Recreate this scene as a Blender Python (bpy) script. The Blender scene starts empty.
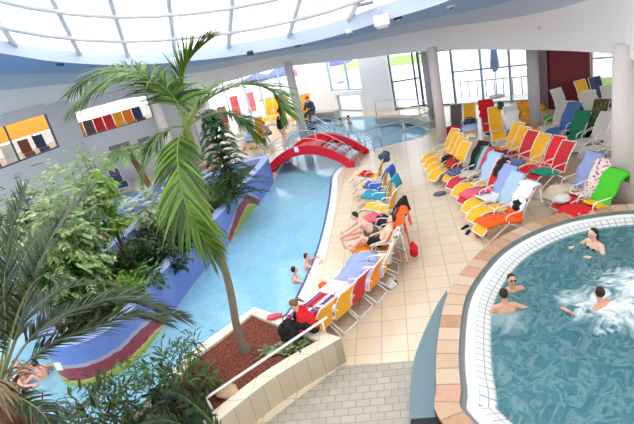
import bpy, bmesh, math, random
from mathutils import Vector, Matrix, noise
from mathutils.geometry import tessellate_polygon
random.seed(7)
PI = math.pi
S = bpy.context.scene
COL = S.collection
V = Vector
# ---------------------------------------------------------------- camera
H = 6.0; FPX = 493.0
NX, NY = 600.0, 1440.0; CX, CY = 317.0, 212.0
_d = math.hypot(NX-CX, NY-CY); PITCH = math.atan(FPX/_d)
DX, DY = (NX-CX)/_d, (NY-CY)/_d
FW = V((0, math.cos(PITCH), -math.sin(PITCH))); DN = V((0, -math.sin(PITCH), -math.cos(PITCH))); RT = V((1, 0, 0))
def ray(x, y):
    a, b = x-CX, y-CY
    return FW*FPX + RT*(a*DY - b*DX) + DN*(a*DX + b*DY)
def at(x, y, z=0.0):
    r = ray(x, y); t = (z-H)/r.z
    return V((r.x*t, r.y*t, z))
def dist(x, y, Y):
    r = ray(x, y); t = Y/r.y
    return V((r.x*t, Y, H+r.z*t))
cam = bpy.data.cameras.new('camera'); co = bpy.data.objects.new('camera', cam); COL.objects.link(co)
ix = RT*DY + DN*DX; iy = RT*(-DX) + DN*DY
M = Matrix((( ix.x, -iy.x, -FW.x, 0), (ix.y, -iy.y, -FW.y, 0), (ix.z, -iy.z, -FW.z, H), (0, 0, 0, 1)))
co.matrix_world = M
cam.sensor_width = 36; cam.lens = FPX/634*36; cam.clip_end = 400; cam.clip_start = .05
S.camera = co
S.view_settings.view_transform = 'Standard'; S.view_settings.look = 'None'
S.view_settings.gamma = 1; S.view_settings.exposure = 0.0; S.view_settings.use_curve_mapping = False
# ---------------------------------------------------------------- materials
MATS = {}
def srgb(r, g, b):
    def f(c):
        c /= 255.0
        return c/12.92 if c <= .04045 else ((c+.055)/1.055)**2.4
    return (f(r), f(g), f(b), 1)
class NT:
    def __init__(s, name):
        s.m = bpy.data.materials.new(name); s.m.use_nodes = True
        s.t = s.m.node_tree; s.t.nodes.clear()
    def n(s, typ, **kw):
        nd = s.t.nodes.new(typ)
        for k, v in kw.items():
            if k[0] == 'i' and (k[1:].isdigit()): nd.inputs[int(k[1:])].default_value = v
            elif k.startswith('in_'): nd.inputs[k[3:].replace('_', ' ')].default_value = v
            else: setattr(nd, k, v)
        return nd
    def l(s, a, b): s.t.links.new(a, b)
    def out(s, sh):
        o = s.n('ShaderNodeOutputMaterial'); s.l(sh, o.inputs['Surface']); return s.m
    def ramp(s, fac, stops, interp='LINEAR'):
        r = s.n('ShaderNodeValToRGB'); e = r.color_ramp.elements
        r.color_ramp.interpolation = interp
        while len(e) < len(stops): e.new(.5)
        for k, (p, c) in enumerate(stops): e[k].position = p; e[k].color = c
        s.l(fac, r.inputs[0]); return r.outputs[0]
    def coords(s, kind='Object', scale=(1, 1, 1), rot=(0, 0, 0)):
        c = s.n('ShaderNodeTexCoord'); m = s.n('ShaderNodeMapping')
        m.inputs['Scale'].default_value = scale; m.inputs['Rotation'].default_value = rot
        s.l(c.outputs[kind], m.inputs[0]); return m.outputs[0]
    def noise(s, vec, scale, detail=3):
        t = s.n('ShaderNodeTexNoise'); t.inputs['Scale'].default_value = scale; t.inputs['Detail'].default_value = detail
        s.l(vec, t.inputs['Vector']); return t.outputs[0]
    def mix(s, fac, a, b):
        m = s.n('ShaderNodeMix', data_type='RGBA')
        for sock, v in ((m.inputs[0], fac), (m.inputs[6], a), (m.inputs[7], b)):
            if isinstance(v, (float, int, tuple)): sock.default_value = v
            else: s.l(v, sock)
        return m.outputs[2]
    def math(s, op, a, b=0.0):
        m = s.n('ShaderNodeMath', operation=op)
        for k, v in enumerate((a, b)):
            if isinstance(v, (float, int)): m.inputs[k].default_value = v
            else: s.l(v, m.inputs[k])
        return m.outputs[0]
def plain(name, rgb, rough=.6, metal=0.0, var=.08, scale=9.0, bump=0.0, bscale=60, spec=.4):
    """painted / fabric / stone surface: colour with a little procedural unevenness"""
    if name in MATS: return MATS[name]
    t = NT(name); c = srgb(*rgb); v = t.coords()
    nz = t.noise(v, scale)
    a = tuple(min(1, x*(1-var)) for x in c[:3])+(1,); b = tuple(min(1, x*(1+var)) for x in c[:3])+(1,)
    col = t.mix(nz, a, b)
    p = t.n('ShaderNodeBsdfPrincipled'); p.inputs['Roughness'].default_value = rough; p.inputs['Metallic'].default_value = metal
    p.inputs['Specular IOR Level'].default_value = spec
    t.l(col, p.inputs['Base Color'])
    if bump:
        bn = t.n('ShaderNodeBump'); bn.inputs['Strength'].default_value = bump; bn.inputs['Distance'].default_value = .02
        t.l(t.noise(v, bscale), bn.inputs['Height']); t.l(bn.outputs[0], p.inputs['Normal'])
    MATS[name] = t.out(p.outputs[0]); return MATS[name]
def leafmat(name, dark, light, trans=.3):
    if name in MATS: return MATS[name]
    t = NT(name); g = t.n('ShaderNodeNewGeometry')
    col = t.ramp(g.outputs['Random Per Island'], [(0, srgb(*dark)), (1, srgb(*light))])
    p = t.n('ShaderNodeBsdfPrincipled'); p.inputs['Roughness'].default_value = .45; t.l(col, p.inputs['Base Color'])
    tr = t.n('ShaderNodeBsdfTranslucent'); t.l(col, tr.inputs[0])
    mx = t.n('ShaderNodeMixShader'); mx.inputs[0].default_value = trans
    t.l(p.outputs[0], mx.inputs[1]); t.l(tr.outputs[0], mx.inputs[2])
    MATS[name] = t.out(mx.outputs[0]); return MATS[name]
def tiles(name, c1, c2, mortar, w, h, mort=.012, rough=.3, rot=0.0, offset=0.0, bump=.2, stain=.12, space='Object'):
    t = NT(name); v = t.coords(space, (1, 1, 1), (0, 0, rot))
    b = t.n('ShaderNodeTexBrick', offset=offset, squash=1.0)
    b.inputs['Color1'].default_value = srgb(*c1); b.inputs['Color2'].default_value = srgb(*c2); b.inputs['Mortar'].default_value = srgb(*mortar)
    b.inputs['Scale'].default_value = 1; b.inputs['Mortar Size'].default_value = mort
    b.inputs['Brick Width'].default_value = w; b.inputs['Row Height'].default_value = h
    t.l(v, b.inputs['Vector'])
    nz = t.noise(v, .8, 4)
    col = t.mix(t.math('MULTIPLY', nz, stain), b.outputs[0], (.25, .2, .15, 1))
    p = t.n('ShaderNodeBsdfPrincipled'); p.inputs['Roughness'].default_value = rough
    t.l(col, p.inputs['Base Color'])
    bn = t.n('ShaderNodeBump'); bn.inputs['Strength'].default_value = bump; bn.inputs['Distance'].default_value = .005; bn.invert = True
    t.l(b.outputs['Fac'], bn.inputs['Height']); t.l(bn.outputs[0], p.inputs['Normal'])
    return t.out(p.outputs[0])
def water(name, tint, bump=.25, scale=2.2, foam=None, refl=.9, body=None):
    t = NT(name); v = t.coords()
    dn = t.noise(v, scale*.6, 2)
    vm = t.n('ShaderNodeVectorMath', operation='MULTIPLY_ADD')
    t.l(v, vm.inputs[0]); cmb = t.n('ShaderNodeCombineXYZ'); t.l(dn, cmb.inputs[0]); t.l(dn, cmb.inputs[1])
    vm.inputs[1].default_value = (1, 1, 1); t.l(cmb.outputs[0], vm.inputs[2])
    hgt = t.noise(vm.outputs[0], scale, 4)
    bn = t.n('ShaderNodeBump'); bn.inputs['Strength'].default_value = bump; bn.inputs['Distance'].default_value = .25
    t.l(hgt, bn.inputs['Height'])
    fr = t.n('ShaderNodeFresnel'); fr.inputs[0].default_value = 1.33; t.l(bn.outputs[0], fr.inputs['Normal'])
    tr = t.n('ShaderNodeBsdfTransparent'); tr.inputs[0].default_value = tint
    gl = t.n('ShaderNodeBsdfGlossy'); gl.inputs['Roughness'].default_value = .06; gl.inputs[0].default_value = (refl, refl, refl, 1)
    t.l(bn.outputs[0], gl.inputs['Normal'])
    mx = t.n('ShaderNodeMixShader'); t.l(fr.outputs[0], mx.inputs[0]); t.l(tr.outputs[0], mx.inputs[1]); t.l(gl.outputs[0], mx.inputs[2])
    sh = mx.outputs[0]
    # fine lighter wisps of aerated water
    if body:   # suspended bubbles and depth colour of the water itself
        bd_ = t.n('ShaderNodeBsdfDiffuse'); t.l(t.mix(t.noise(vm.outputs[0], scale*.8, 4), srgb(*body[0]), srgb(*body[1])), bd_.inputs[0]); t.l(bn.outputs[0], bd_.inputs['Normal'])
        mb_ = t.n('ShaderNodeMixShader'); mb_.inputs[0].default_value = body[2]; t.l(tr.outputs[0], mb_.inputs[1]); t.l(bd_.outputs[0], mb_.inputs[2]); t.l(mb_.outputs[0], mx.inputs[1])
    df = t.n('ShaderNodeBsdfDiffuse'); df.inputs[0].default_value = (.85, .93, .96, 1)
    wv = t.n('ShaderNodeTexNoise'); wv.inputs['Scale'].default_value = scale*1.1; wv.inputs['Detail'].default_value = 5; wv.inputs['Distortion'].default_value = 1.6
    t.l(vm.outputs[0], wv.inputs['Vector'])
    d = t.math('ABSOLUTE', t.math('SUBTRACT', wv.outputs[0], .5))
    lines = t.math('MULTIPLY', t.math('MAXIMUM', t.math('SUBTRACT', 1.0, t.math('MULTIPLY', d, 16.0)), 0.0), foam[1] if foam else .07)
    fac = lines
    if foam:
        for (fx, fy, fr_, stg) in foam[0]:
            vd = t.n('ShaderNodeVectorMath', operation='DISTANCE'); t.l(v, vd.inputs[0]); vd.inputs[1].default_value = (fx, fy, 0)
            k = t.math('SUBTRACT', 1.0, t.math('DIVIDE', vd.outputs['Value'], fr_))
            n2 = t.noise(vm.outputs[0], 5.5, 6)
            k = t.math('ADD', k, t.math('MULTIPLY', t.math('SUBTRACT', n2, .55), 2.2))
            k = t.math('MINIMUM', t.math('MAXIMUM', t.math('MULTIPLY', k, stg), 0.0), .92)
            inside = t.math('LESS_THAN', vd.outputs['Value'], fr_*1.25)
            fac = t.math('MAXIMUM', fac, t.math('MULTIPLY', k, inside))
    m2 = t.n('ShaderNodeMixShader'); t.l(fac, m2.inputs[0]); t.l(sh, m2.inputs[1]); t.l(df.outputs[0], m2.inputs[2])
    return t.out(m2.outputs[0])
def glass(name, tint=(.96, .98, 1, 1), g=.07):
    t = NT(name); tr = t.n('ShaderNodeBsdfTransparent'); tr.inputs[0].default_value = tint
    gl = t.n('ShaderNodeBsdfGlossy'); gl.inputs['Roughness'].default_value = .03
    mx = t.n('ShaderNodeMixShader'); mx.inputs[0].default_value = g
    t.l(tr.outputs[0], mx.inputs[1]); t.l(gl.outputs[0], mx.inputs[2]); return t.out(mx.outputs[0])
# ---------------------------------------------------------------- mesh helpers
class MB:
    """collects geometry of ONE mesh"""
    def __init__(s): s.v = []; s.f = []; s.mi = []; s.sm = []
    def add(s, vs, fs, mi=0, smooth=False):
        o = len(s.v); s.v += [tuple(p) for p in vs]
        for f in fs: s.f.append(tuple(o+k for k in f)); s.mi.append(mi); s.sm.append(smooth)
        return s
    def box(s, c, size, mi=0, rot=0.0, bev=0.0):
        bm = bmesh.new(); bmesh.ops.create_cube(bm, size=1)
        for v in bm.verts: v.co = V((v.co.x*size[0], v.co.y*size[1], v.co.z*size[2]))
        if bev: bmesh.ops.bevel(bm, geom=bm.edges[:], offset=bev, segments=2, affect='EDGES', profile=.5)
        R = Matrix.Rotation(rot, 3, 'Z')
        bm.verts.index_update()
        s.add([R@v.co+V(c) for v in bm.verts], [[v.index for v in f.verts] for f in bm.faces], mi); bm.free(); return s
    def tube(s, pts, r, n=6, mi=0, cap=True, closed=False):
        pts = [V(p) for p in pts]; N = len(pts); vs = []; fs = []
        rr = r if isinstance(r, (list, tuple)) else [r]*N
        up = None
        for i, p in enumerate(pts):
            a = pts[i-1] if (i or closed) else p; b = pts[(i+1) % N] if (i < N-1 or closed) else p
            t = (b-a).normalized() if (b-a).length > 1e-9 else V((0, 0, 1))
            if up is None: up = V((0, 0, 1)) if abs(t.z) < .9 else V((1, 0, 0))
            x = t.cross(up)
            if x.length < 1e-4: x = t.cross(V((1, 0.1, 0)))
            x.normalize(); y = x.cross(t); up = y
            for k in range(n):
                an = 2*PI*k/n; vs.append(p + (x*math.cos(an)+y*math.sin(an))*rr[i])
        for i in range(N if closed else N-1):
            for k in range(n):
                a = i*n+k; b = i*n+(k+1) % n; c = ((i+1) % N)*n+(k+1) % n; d = ((i+1) % N)*n+k
                fs.append((a, b, c, d))
        if cap and not closed: fs.append(tuple(range(n))[::-1]); fs.append(tuple((N-1)*n+k for k in range(n)))
        return s.add(vs, fs, mi, True)
    def grid(s, rows, mi=0, smooth=True):
        n = len(rows[0]); vs = [p for r in rows for p in r]
        fs = [(i*n+j, i*n+j+1, (i+1)*n+j+1, (i+1)*n+j) for i in range(len(rows)-1) for j in range(n-1)]
        return s.add(vs, fs, mi, smooth)
    def poly(s, pts2, z, mi=0, holes=()):
        ls = [[V((p[0], p[1], z)) for p in q] for q in [pts2]+list(holes)]
        tri = tessellate_polygon(ls); vs = [p for q in ls for p in q]
        fs = []
        for t in tri:
            a, b, c = (vs[k] for k in t)
            fs.append(t if (b-a).cross(c-a).z > 0 else t[::-1])
        return s.add(vs, fs, mi)
    def skirt(s, pts2, z0, z1, mi=0, closed=True, smooth=False):
        n = len(pts2); vs = [(p[0], p[1], z0) for p in pts2]+[(p[0], p[1], z1) for p in pts2]
        fs = [(i, (i+1) % n, n+(i+1) % n, n+i) for i in range(n if closed else n-1)]
        return s.add(vs, fs, mi, smooth)
    def prism(s, pts2, z0, z1, mi=0, top=None):
        s.poly(pts2, z1, mi if top is None else top); s.skirt(pts2, z0, z1, mi); return s
    def sphere(s, c, r, mi=0, n=10, m=7, rot=None):
        r = r if isinstance(r, (tuple, list)) else (r, r, r); vs = []; fs = []
        for i in range(m+1):
            th = PI*i/m
            for k in range(n):
                p = V((r[0]*math.sin(th)*math.cos(2*PI*k/n), r[1]*math.sin(th)*math.sin(2*PI*k/n), r[2]*math.cos(th)))
                if rot is not None: p = rot@p
                vs.append(p+V(c))
        for i in range(m):
            for k in range(n): fs.append((i*n+k, (i+1)*n+k, (i+1)*n+(k+1) % n, i*n+(k+1) % n))
        return s.add(vs, fs, mi, True)
    def capsule(s, p0, r0, p1, r1, n=10, mi=0):
        p0 = V(p0); p1 = V(p1); d = p1-p0; L = d.length; t = d/L if L > 1e-6 else V((0, 0, 1))
        pts = []; rr = []
        for a in (-90, -60, -30, 0):
            pts.append(p0+t*(r0*math.sin(math.radians(a)))); rr.append(max(r0*math.cos(math.radians(a)), 1e-4))
        for a in (0, 30, 60, 90):
            pts.append(p1+t*(r1*math.sin(math.radians(a)))); rr.append(max(r1*math.cos(math.radians(a)), 1e-4))
        x = t.orthogonal().normalized(); y = t.cross(x); vs = []; fs = []
        for p, r in zip(pts, rr):
            for k in range(n): vs.append(p+(x*math.cos(2*PI*k/n)+y*math.sin(2*PI*k/n))*r)
        m = len(pts)
        for i in range(m-1):
            for k in range(n): fs.append((i*n+k, i*n+(k+1) % n, (i+1)*n+(k+1) % n, (i+1)*n+k))
        fs.append(tuple(range(n))[::-1]); fs.append(tuple((m-1)*n+k for k in range(n)))
        return s.add(vs, fs, mi, True)
    def mesh(s, name, mats):
        me = bpy.data.meshes.new(name); me.from_pydata(s.v, [], s.f)
        for m in (mats if isinstance(mats, (list, tuple)) else [mats]): me.materials.append(m)
        me.polygons.foreach_set('material_index', s.mi); me.polygons.foreach_set('use_smooth', s.sm); me.update(); return me
    def build(s, name, mats, parent=None, **kw):
        o = bpy.data.objects.new(name, s.mesh(name, mats)); COL.objects.link(o)
        if parent is not None: o.parent = parent
        return tag(o, **kw)
def tag(o, label=None, cat=None, group=None, kind=None):
    if label: o['label'] = label
    if cat: o['category'] = cat
    if group: o['group'] = group
    if kind: o['kind'] = kind
    return o
def empty(name, loc=(0, 0, 0), rz=0.0, label=None, cat=None, group=None):
    o = bpy.data.objects.new(name, None); COL.objects.link(o); o.location = loc; o.rotation_euler.z = rz
    o.empty_display_size = .1
    return tag(o, label, cat, group)
def link(name, mesh, parent=None, loc=None, **kw):
    o = bpy.data.objects.new(name, mesh); COL.objects.link(o)
    if parent is not None: o.parent = parent
    if loc is not None: o.location = loc
    return tag(o, **kw)
def struct(name, mb, mats, parent=None):
    o = mb.build(name, mats, parent)
    if parent is None: o['kind'] = 'structure'
    return o
def copy_tree(o, parent=None):
    c = o.copy(); COL.objects.link(c)
    if parent is not None: c.parent = parent
    for ch in o.children: copy_tree(ch, c)
    return c
def spline(pts, n=8, closed=False):
    """Catmull-Rom through the points"""
    P = [V(p) for p in pts]; N = len(P); out = []
    for i in range(N if closed else N-1):
        if closed: a, b, c, d = P[i-1], P[i], P[(i+1) % N], P[(i+2) % N]
        else:
            b, c = P[i], P[i+1]; a = P[i-1] if i else b*2-c; d = P[i+2] if i+2 < N else c*2-b
        for k in range(n):
            t = k/n
            out.append(.5*((2*b)+(c-a)*t+(2*a-5*b+4*c-d)*t*t+(3*b-a-3*c+d)*t**3))
    if not closed: out.append(P[-1].copy())
    return out
def offset2(pts, d):
    """closed 2-D outline moved to its inside (counter-clockwise outlines) by d"""
    n = len(pts); o = []
    for i in range(n):
        a = V((pts[i-1][0], pts[i-1][1])); b = V((pts[(i+1) % n][0], pts[(i+1) % n][1])); t = (b-a).normalized()
        o.append((pts[i][0]-t.y*d, pts[i][1]+t.x*d))
    return o
def ccw(pts):
    s_ = sum(pts[i-1][0]*pts[i][1]-pts[i][0]*pts[i-1][1] for i in range(len(pts)))
    return pts if s_ > 0 else pts[::-1]
P2 = lambda l: [(p[0], p[1]) for p in l]
WHITE = plain('white_metal', (235, 235, 232), .35, var=.03)
STEEL = plain('brushed_steel', (200, 203, 206), .28, .85, var=.05)
WL = -.12      # water level of the big pools, deck is z = 0
# ---------------------------------------------------------------- world
w = bpy.data.worlds.new('overcast_sky'); S.world = w; w.use_nodes = True
nt = w.node_tree; nt.nodes.clear()
bg = nt.nodes.new('ShaderNodeBackground'); wo = nt.nodes.new('ShaderNodeOutputWorld')
bg.inputs[0].default_value = (.97, .985, 1, 1); bg.inputs[1].default_value = 2.75
nt.links.new(bg.outputs[0], wo.inputs[0])
# ---------------------------------------------------------------- deck floor
right_edge = [(-1.75, 9.05), (-1.35, 9.4), (-1.05, 9.85), (-.5, 11.45), (-.05, 13.2), (.35, 15.2), (.68, 17.2), (.9, 18.7), (1.25, 19.6), (1.95, 20.5), (2.7, 21.2), (4.2, 21.4), (5.55, 21.6),
              (6.05, 22.3), (5.95, 23.6), (5.5, 25.6), (4.4, 28.2), (2.9, 29.8), (1.4, 31.0), (.4, 30.5), (-.5, 28.5), (-.95, 26.5), (-.75, 24.6), (-.95, 23), (-1.3, 21.6),
              (-1.45, 20.4), (-2.4, 20.4), (-3.6, 21.6), (-4.6, 23.4), (-5.5, 25.0), (-7, 25.8), (-9.5, 25.4), (-12, 23.6), (-14, 21), (-16, 17)]
outer = [(-30, 17), (-30, 38), (-4, 37.2), (3, 34.5), (8.6, 26.4), (11.6, 24.2), (24, 15), (24, -3), (-1.0, -3), (-2.2, 5.5), (-1.7, 6.9)]
Zc = .42
oc = [at(446, 424, Zc), at(438.5, 385, Zc), at(439, 345, Zc), at(447, 300, Zc), at(463, 272, Zc), at(487, 247, Zc), at(520, 228, Zc), at(560, 214, Zc), at(600, 207, Zc), at(634, 204, Zc)]
oc = [(p.x, p.y) for p in oc]+[(9.3, 9.3), (10.6, 7.6), (10.8, 5.4), (9.3, 3.2), (6.6, 1.9), (3.8, 2.1), (1.9, 3.4)]
oc = ccw(P2(spline([V((x, y, 0)) for x, y in oc], 6, True))); n = len(oc)
floor_pts = right_edge+outer
M_floor = tiles('cream_floor_tiles', (228, 210, 184), (222, 203, 176), (196, 178, 152), .5, .5, .011, .2, math.radians(12), 0, .15)
mb = MB(); mb.poly(floor_pts, 0.0, 0, [offset2(oc, .3)]); mb.skirt(right_edge, 0, -1.3, 1, closed=False)
M_poolwhite = plain('pool_edge_white', (226, 234, 238), .35, var=.03)
struct('floor', mb, [M_floor, M_poolwhite])
# white overflow kerb along the channel
mb = MB(); e = [V((p[0], p[1], .004)) for p in right_edge[1:13]]; e = spline(e, 4)
rows = []
for i, p in enumerate(e):
    t = (e[min(i+1, len(e)-1)]-e[max(i-1, 0)]).normalized(); nrm = V((t.y, -t.x, 0))
    rows.append([p-nrm*.05+V((0, 0, -.06)), p-nrm*.03+V((0, 0, .002)), p+nrm*.22+V((0, 0, .002)), p+nrm*.26+V((0, 0, -.01))])
mb.grid(rows); struct('trim_1', mb, plain('kerb_white', (236, 238, 238), .4, var=.03))
rows2 = [[r[0]+V((0, 0, .03))-(r[2]-r[1]).normalized()*.015, r[1]+V((0, 0, .004)), r[1]+(r[2]-r[1]).normalized()*.05+V((0, 0, .004))] for r in rows]
mb = MB(); mb.grid(rows2); struct('trim_2', mb, plain('blue_edge_tile', (70, 92, 150), .35))
# grey mosaic floor in front
mz = [at(341, 366)[:2], at(413, 361)[:2], at(416, 390)[:2], (1.15, 5.2), (1.0, 3), (.5, 0), (-1.5, 0), (-2.2, 5.4), (-1.65, 6.45)]
mb = MB(); mb.poly(ccw(P2(mz)), .006)
struct('floor_2', mb, tiles('grey_mosaic_tiles', (178, 170, 156), (166, 158, 146), (146, 138, 126), .24, .16, .01, .4, math.radians(10), .5, .15))
# pool basin
M_basin = tiles('pool_basin_tiles', (160, 216, 246), (152, 210, 243), (172, 222, 246), .3, .3, .012, .4, 0, 0, .05, .03)
mb = MB(); mb.poly([(-30, 2), (7, 2), (7, 33), (-30, 33)], -1.05); struct('floor_3', mb, M_basin)
wp = ccw([(p[0]+.02, p[1]) for p in right_edge]+[(-30, 17), (-30, 2), (-2.2, 2), (-2.2, 7)])
mb = MB(); mb.poly(wp, WL)
mb.build('pool_water', water('channel_water', (.88, .97, 1, 1), .05, 1.6, None, .9, ((138, 206, 236), (170, 222, 243), .66)), label='clear light blue water of the winding channel and left hand pool', cat='water', kind='stuff')
# ---------------------------------------------------------------- mural walls
def mural(name, bands, uscale, L):
    t = NT(name); tc = t.n('ShaderNodeTexCoord'); sp = t.n('ShaderNodeSeparateXYZ'); t.l(tc.outputs['UV'], sp.inputs[0])
    u = t.math('DIVIDE', sp.outputs[0], L); ob = t.coords()
    wob = t.math('MULTIPLY', t.math('SUBTRACT', t.noise(ob, 2.6, 5), .5), .22)
    vv = t.math('ADD', sp.outputs[1], wob)
    hgt = t.ramp(u, [(p, (h, h, h, 1)) for p, h in bands])
    rel = t.math('DIVIDE', vv, t.math('MAXIMUM', hgt, .001))
    nz = t.noise(ob, 5, 4)
    blue = t.mix(nz, srgb(92, 116, 190), srgb(120, 142, 208))
    red = t.mix(nz, srgb(120, 48, 66), srgb(170, 62, 78))
    col = t.mix(t.math('LESS_THAN', rel, 1.07), blue, srgb(168, 164, 178))
    col = t.mix(t.math('LESS_THAN', rel, 1.0), col, red)
    col = t.mix(t.math('LESS_THAN', rel, .79), col, srgb(214, 176, 84))
    col = t.mix(t.math('LESS_THAN', rel, .74), col, srgb(150, 176, 84))
    col = t.mix(t.math('LESS_THAN', hgt, .02), col, blue)
    col = t.mix(t.math('LESS_THAN', sp.outputs[1], .93), col, srgb(150, 200, 232))
    p = t.n('ShaderNodeBsdfPrincipled'); p.inputs['Roughness'].default_value = .5
    t.l(col, p.inputs['Base Color']); return t.out(p.outputs[0])
def uvwall(o, pts, z0, closed):
    pass
def wall_face(mb, pts, z0, z1, mi, closed=False):
    n = len(pts); base = len(mb.f)
    mb.skirt(pts, z0, z1, mi, closed, True); L = [0]
    for i in range(1, n+1): L.append(L[-1]+(V(pts[i % n])-V(pts[i-1])).length)
    return base, L
def set_uv(o, base, L, n, z0, z1, cnt):
    uv = o.data.uv_layers.new(name='UVMap')
    for k in range(cnt):
        p = o.data.polygons[base+k]
        for li, val in zip(p.loop_indices, ((L[k], 0), (L[k+1], 0), (L[k+1], z1-z0), (L[k], z1-z0))): uv.data[li].uv = val
isl = [(-1.5, 20.5), (-2.25, 17.4), (-3.06, 14.4), (-3.67, 12.9), (-4.04, 11.5), (-4.33, 10.2), (-4.6, 9.35), (-5.2, 8.8), (-6.0, 8.95), (-6.7, 9.9), (-7.05, 11.2), (-7.0, 12.6), (-6.3, 15), (-5.2, 17.8), (-4.0, 20.0), (-2.6, 20.9)]
isl = P2(spline([V((x, y, 0)) for x, y in isl], 5, True))       # clockwise: starts at the bridge, runs down the channel side
TOPZ = .93
mb = MB(); base, L = wall_face(mb, isl, -1.05, TOPZ, 0, True)
ic = ccw(isl); inn = offset2(ic, .34); n = len(ic)
mb.grid([[V((*ic[i % n], TOPZ)), V((*inn[i % n], TOPZ))] for i in range(n+1)], 1, False)
mb.skirt(inn[::-1], .6, TOPZ, 1)
o = mb.build('island_wall', [mural('island_mural', [(0, 0), (.07, 0), (.09, 1.1), (.13, 1.7), (.17, 1.55), (.21, 1.2), (.23, 0), (.345, 0), (.36, 1.2), (.39, 1.42), (.55, 1.44), (.6, 0), (1, 0)], 1, L[-1]),
    plain('lilac_coping', (150, 166, 216), .5)], label='blue painted island planter wall with red and yellow wave mural beside channel', cat='planter wall')
set_uv(o, base, L, n, -1.05, TOPZ, n)
mb = MB(); mb.poly(inn, .68); mb.build('soil', plain('dark_soil', (70, 52, 40), .95, var=.4, scale=25, bump=.8), o)
p = at(66, 357, .35); q = min(isl, key=lambda a: (V(a)-V((-6.15, 8.9))).length)
nx = V((-.35, -1, 0)).normalized()
mb = MB(); mb.box((q[0]-.01, q[1]-.02, .42), (.16, .025, .19), rot=math.radians(-12)); mb.build('sign', plain('sign_white', (235, 238, 240), .5), o, label='small white sign plate on blue wall')
lw = P2(spline([V((x, y, 0)) for x, y in [(-14.5, 8.5), (-11.8, 10.6), (-9.7, 12.8), (-8.3, 16), (-7.3, 19.4), (-6.5, 21.3), (-5.7, 22.3)]], 5))
mb = MB(); base, L = wall_face(mb, lw, -1.05, .62, 0); n = len(lw)
nrm = [V((lw[min(i+1, n-1)][1]-lw[max(i-1, 0)][1], -(lw[min(i+1, n-1)][0]-lw[max(i-1, 0)][0]))).normalized() for i in range(n)]
back = [(lw[i][0]-nrm[i].x*.32, lw[i][1]-nrm[i].y*.32) for i in range(n)]
mb.grid([[V((*lw[i], .62)), V((*back[i], .62))] for i in range(n)], 1, False); mb.skirt(back, -1.05, .62, 1, False)
o = mb.build('channel_wall', [mural('channel_mural', [(0, 1.2), (.2, 1.3), (.32, 1.5), (.42, 1.1), (.5, 0), (1, 0)], 1, L[-1]), MATS['lilac_coping']],
    label='low blue wall with painted band dividing the left channel from back pool', cat='pool wall')
set_uv(o, base, L, n, -1.05, .62, n-1)
# ---------------------------------------------------------------- foreground planter
Z = .55
cop = [at(254, 307, Z), at(341, 338, Z)]
front = spline([at(341, 338, Z), at(325, 347, Z), at(300, 361, Z), at(270, 380, Z), at(240, 403, Z), at(215, 425, Z), at(188, 455, Z)], 4)
pl = P2([at(254, 307, Z)]+[at(300, 323, Z)]+[front[0]]+front[4:])+[(-3.1, 4.4), (-3.4, 3.0), (-6.8, 3.0), (-6.2, 5.0)]+P2([at(120, 420, Z), at(156, 391, Z), at(183, 357, Z), at(215, 334, Z)])
pc = ccw(pl); n = len(pc); inn = offset2(pc, .26)
M_cop = tiles('cream_coping', (235, 224, 204), (228, 216, 195), (205, 192, 172), .5, .5, .012, .4, .2, 0, .1)
def facetile(name, c1, c2, mortar):
    t = NT(name); tc = t.n('ShaderNodeTexCoord'); b = t.n('ShaderNodeTexBrick', offset=0.0)
    for k, c in (('Color1', c1), ('Color2', c2), ('Mortar', mortar)): b.inputs[k].default_value = srgb(*c)
    b.inputs['Scale'].default_value = 1; b.inputs['Brick Width'].default_value = .3; b.inputs['Row Height'].default_value = 1.7; b.inputs['Mortar Size'].default_value = .006
    t.l(tc.outputs['UV'], b.inputs[0]); p = t.n('ShaderNodeBsdfPrincipled'); p.inputs['Roughness'].default_value = .4
    t.l(b.outputs[0], p.inputs['Base Color']); return t.out(p.outputs[0])
mb = MB(); base, L = wall_face(mb, pc, -1.05, Z, 0, True)
mb.grid([[V((*pc[i % n], Z)), V((*inn[i % n], Z))] for i in range(n+1)], 1, False); mb.skirt(inn[::-1], .3, Z, 1)
planter = mb.build('planter', [facetile('planter_tiles', (196, 182, 156), (186, 172, 147), (150, 138, 116)), M_cop],
    label='cream tiled raised planter with brown mulch beside the grey mosaic floor', cat='planter')
set_uv(planter, base, L, n, -1.05, Z, n)
t = NT('bark_mulch'); v = t.coords(); nz = t.noise(v, 22, 6); col = t.ramp(nz, [(.3, srgb(72, 30, 20)), (.5, srgb(112, 54, 36)), (.7, srgb(150, 82, 56))])
p = t.n('ShaderNodeBsdfPrincipled'); p.inputs['Roughness'].default_value = .95; t.l(col, p.inputs['Base Color'])
bn = t.n('ShaderNodeBump'); bn.inputs['Strength'].default_value = .9; bn.inputs['Distance'].default_value = .05; t.l(nz, bn.inputs['Height']); t.l(bn.outputs[0], p.inputs['Normal'])
mb = MB(); mb.poly(inn, .49); mb.build('mulch', t.out(p.outputs[0]), planter, kind='stuff')
# handrail on the planter coping
a = at(325, 333, Z); b = at(207, 402, Z+.0)
mb = MB(); top = .62
A = at(324, 323, Z+.0)+V((0, 0, 0)); ra = a+V((0, 0, .28)); 
rb = dist(206, 398, 6.55)
mb.tube([ra+(ra-rb).normalized()*.12, ra, ra.lerp(rb, .5), rb, rb+V((.02, -.03, -.06)), V((rb.x+.06, rb.y-.08, .5))], .024, 8)
mb.build('handrail', WHITE, None, label='white tubular handrail running above mulch bed of cream planter', cat='handrail')
hr = bpy.data.objects['handrail']
mb = MB(); mb.tube([a+V((0, 0, -.02)), ra], .022, 8); mb.build('post', WHITE, hr)
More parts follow.
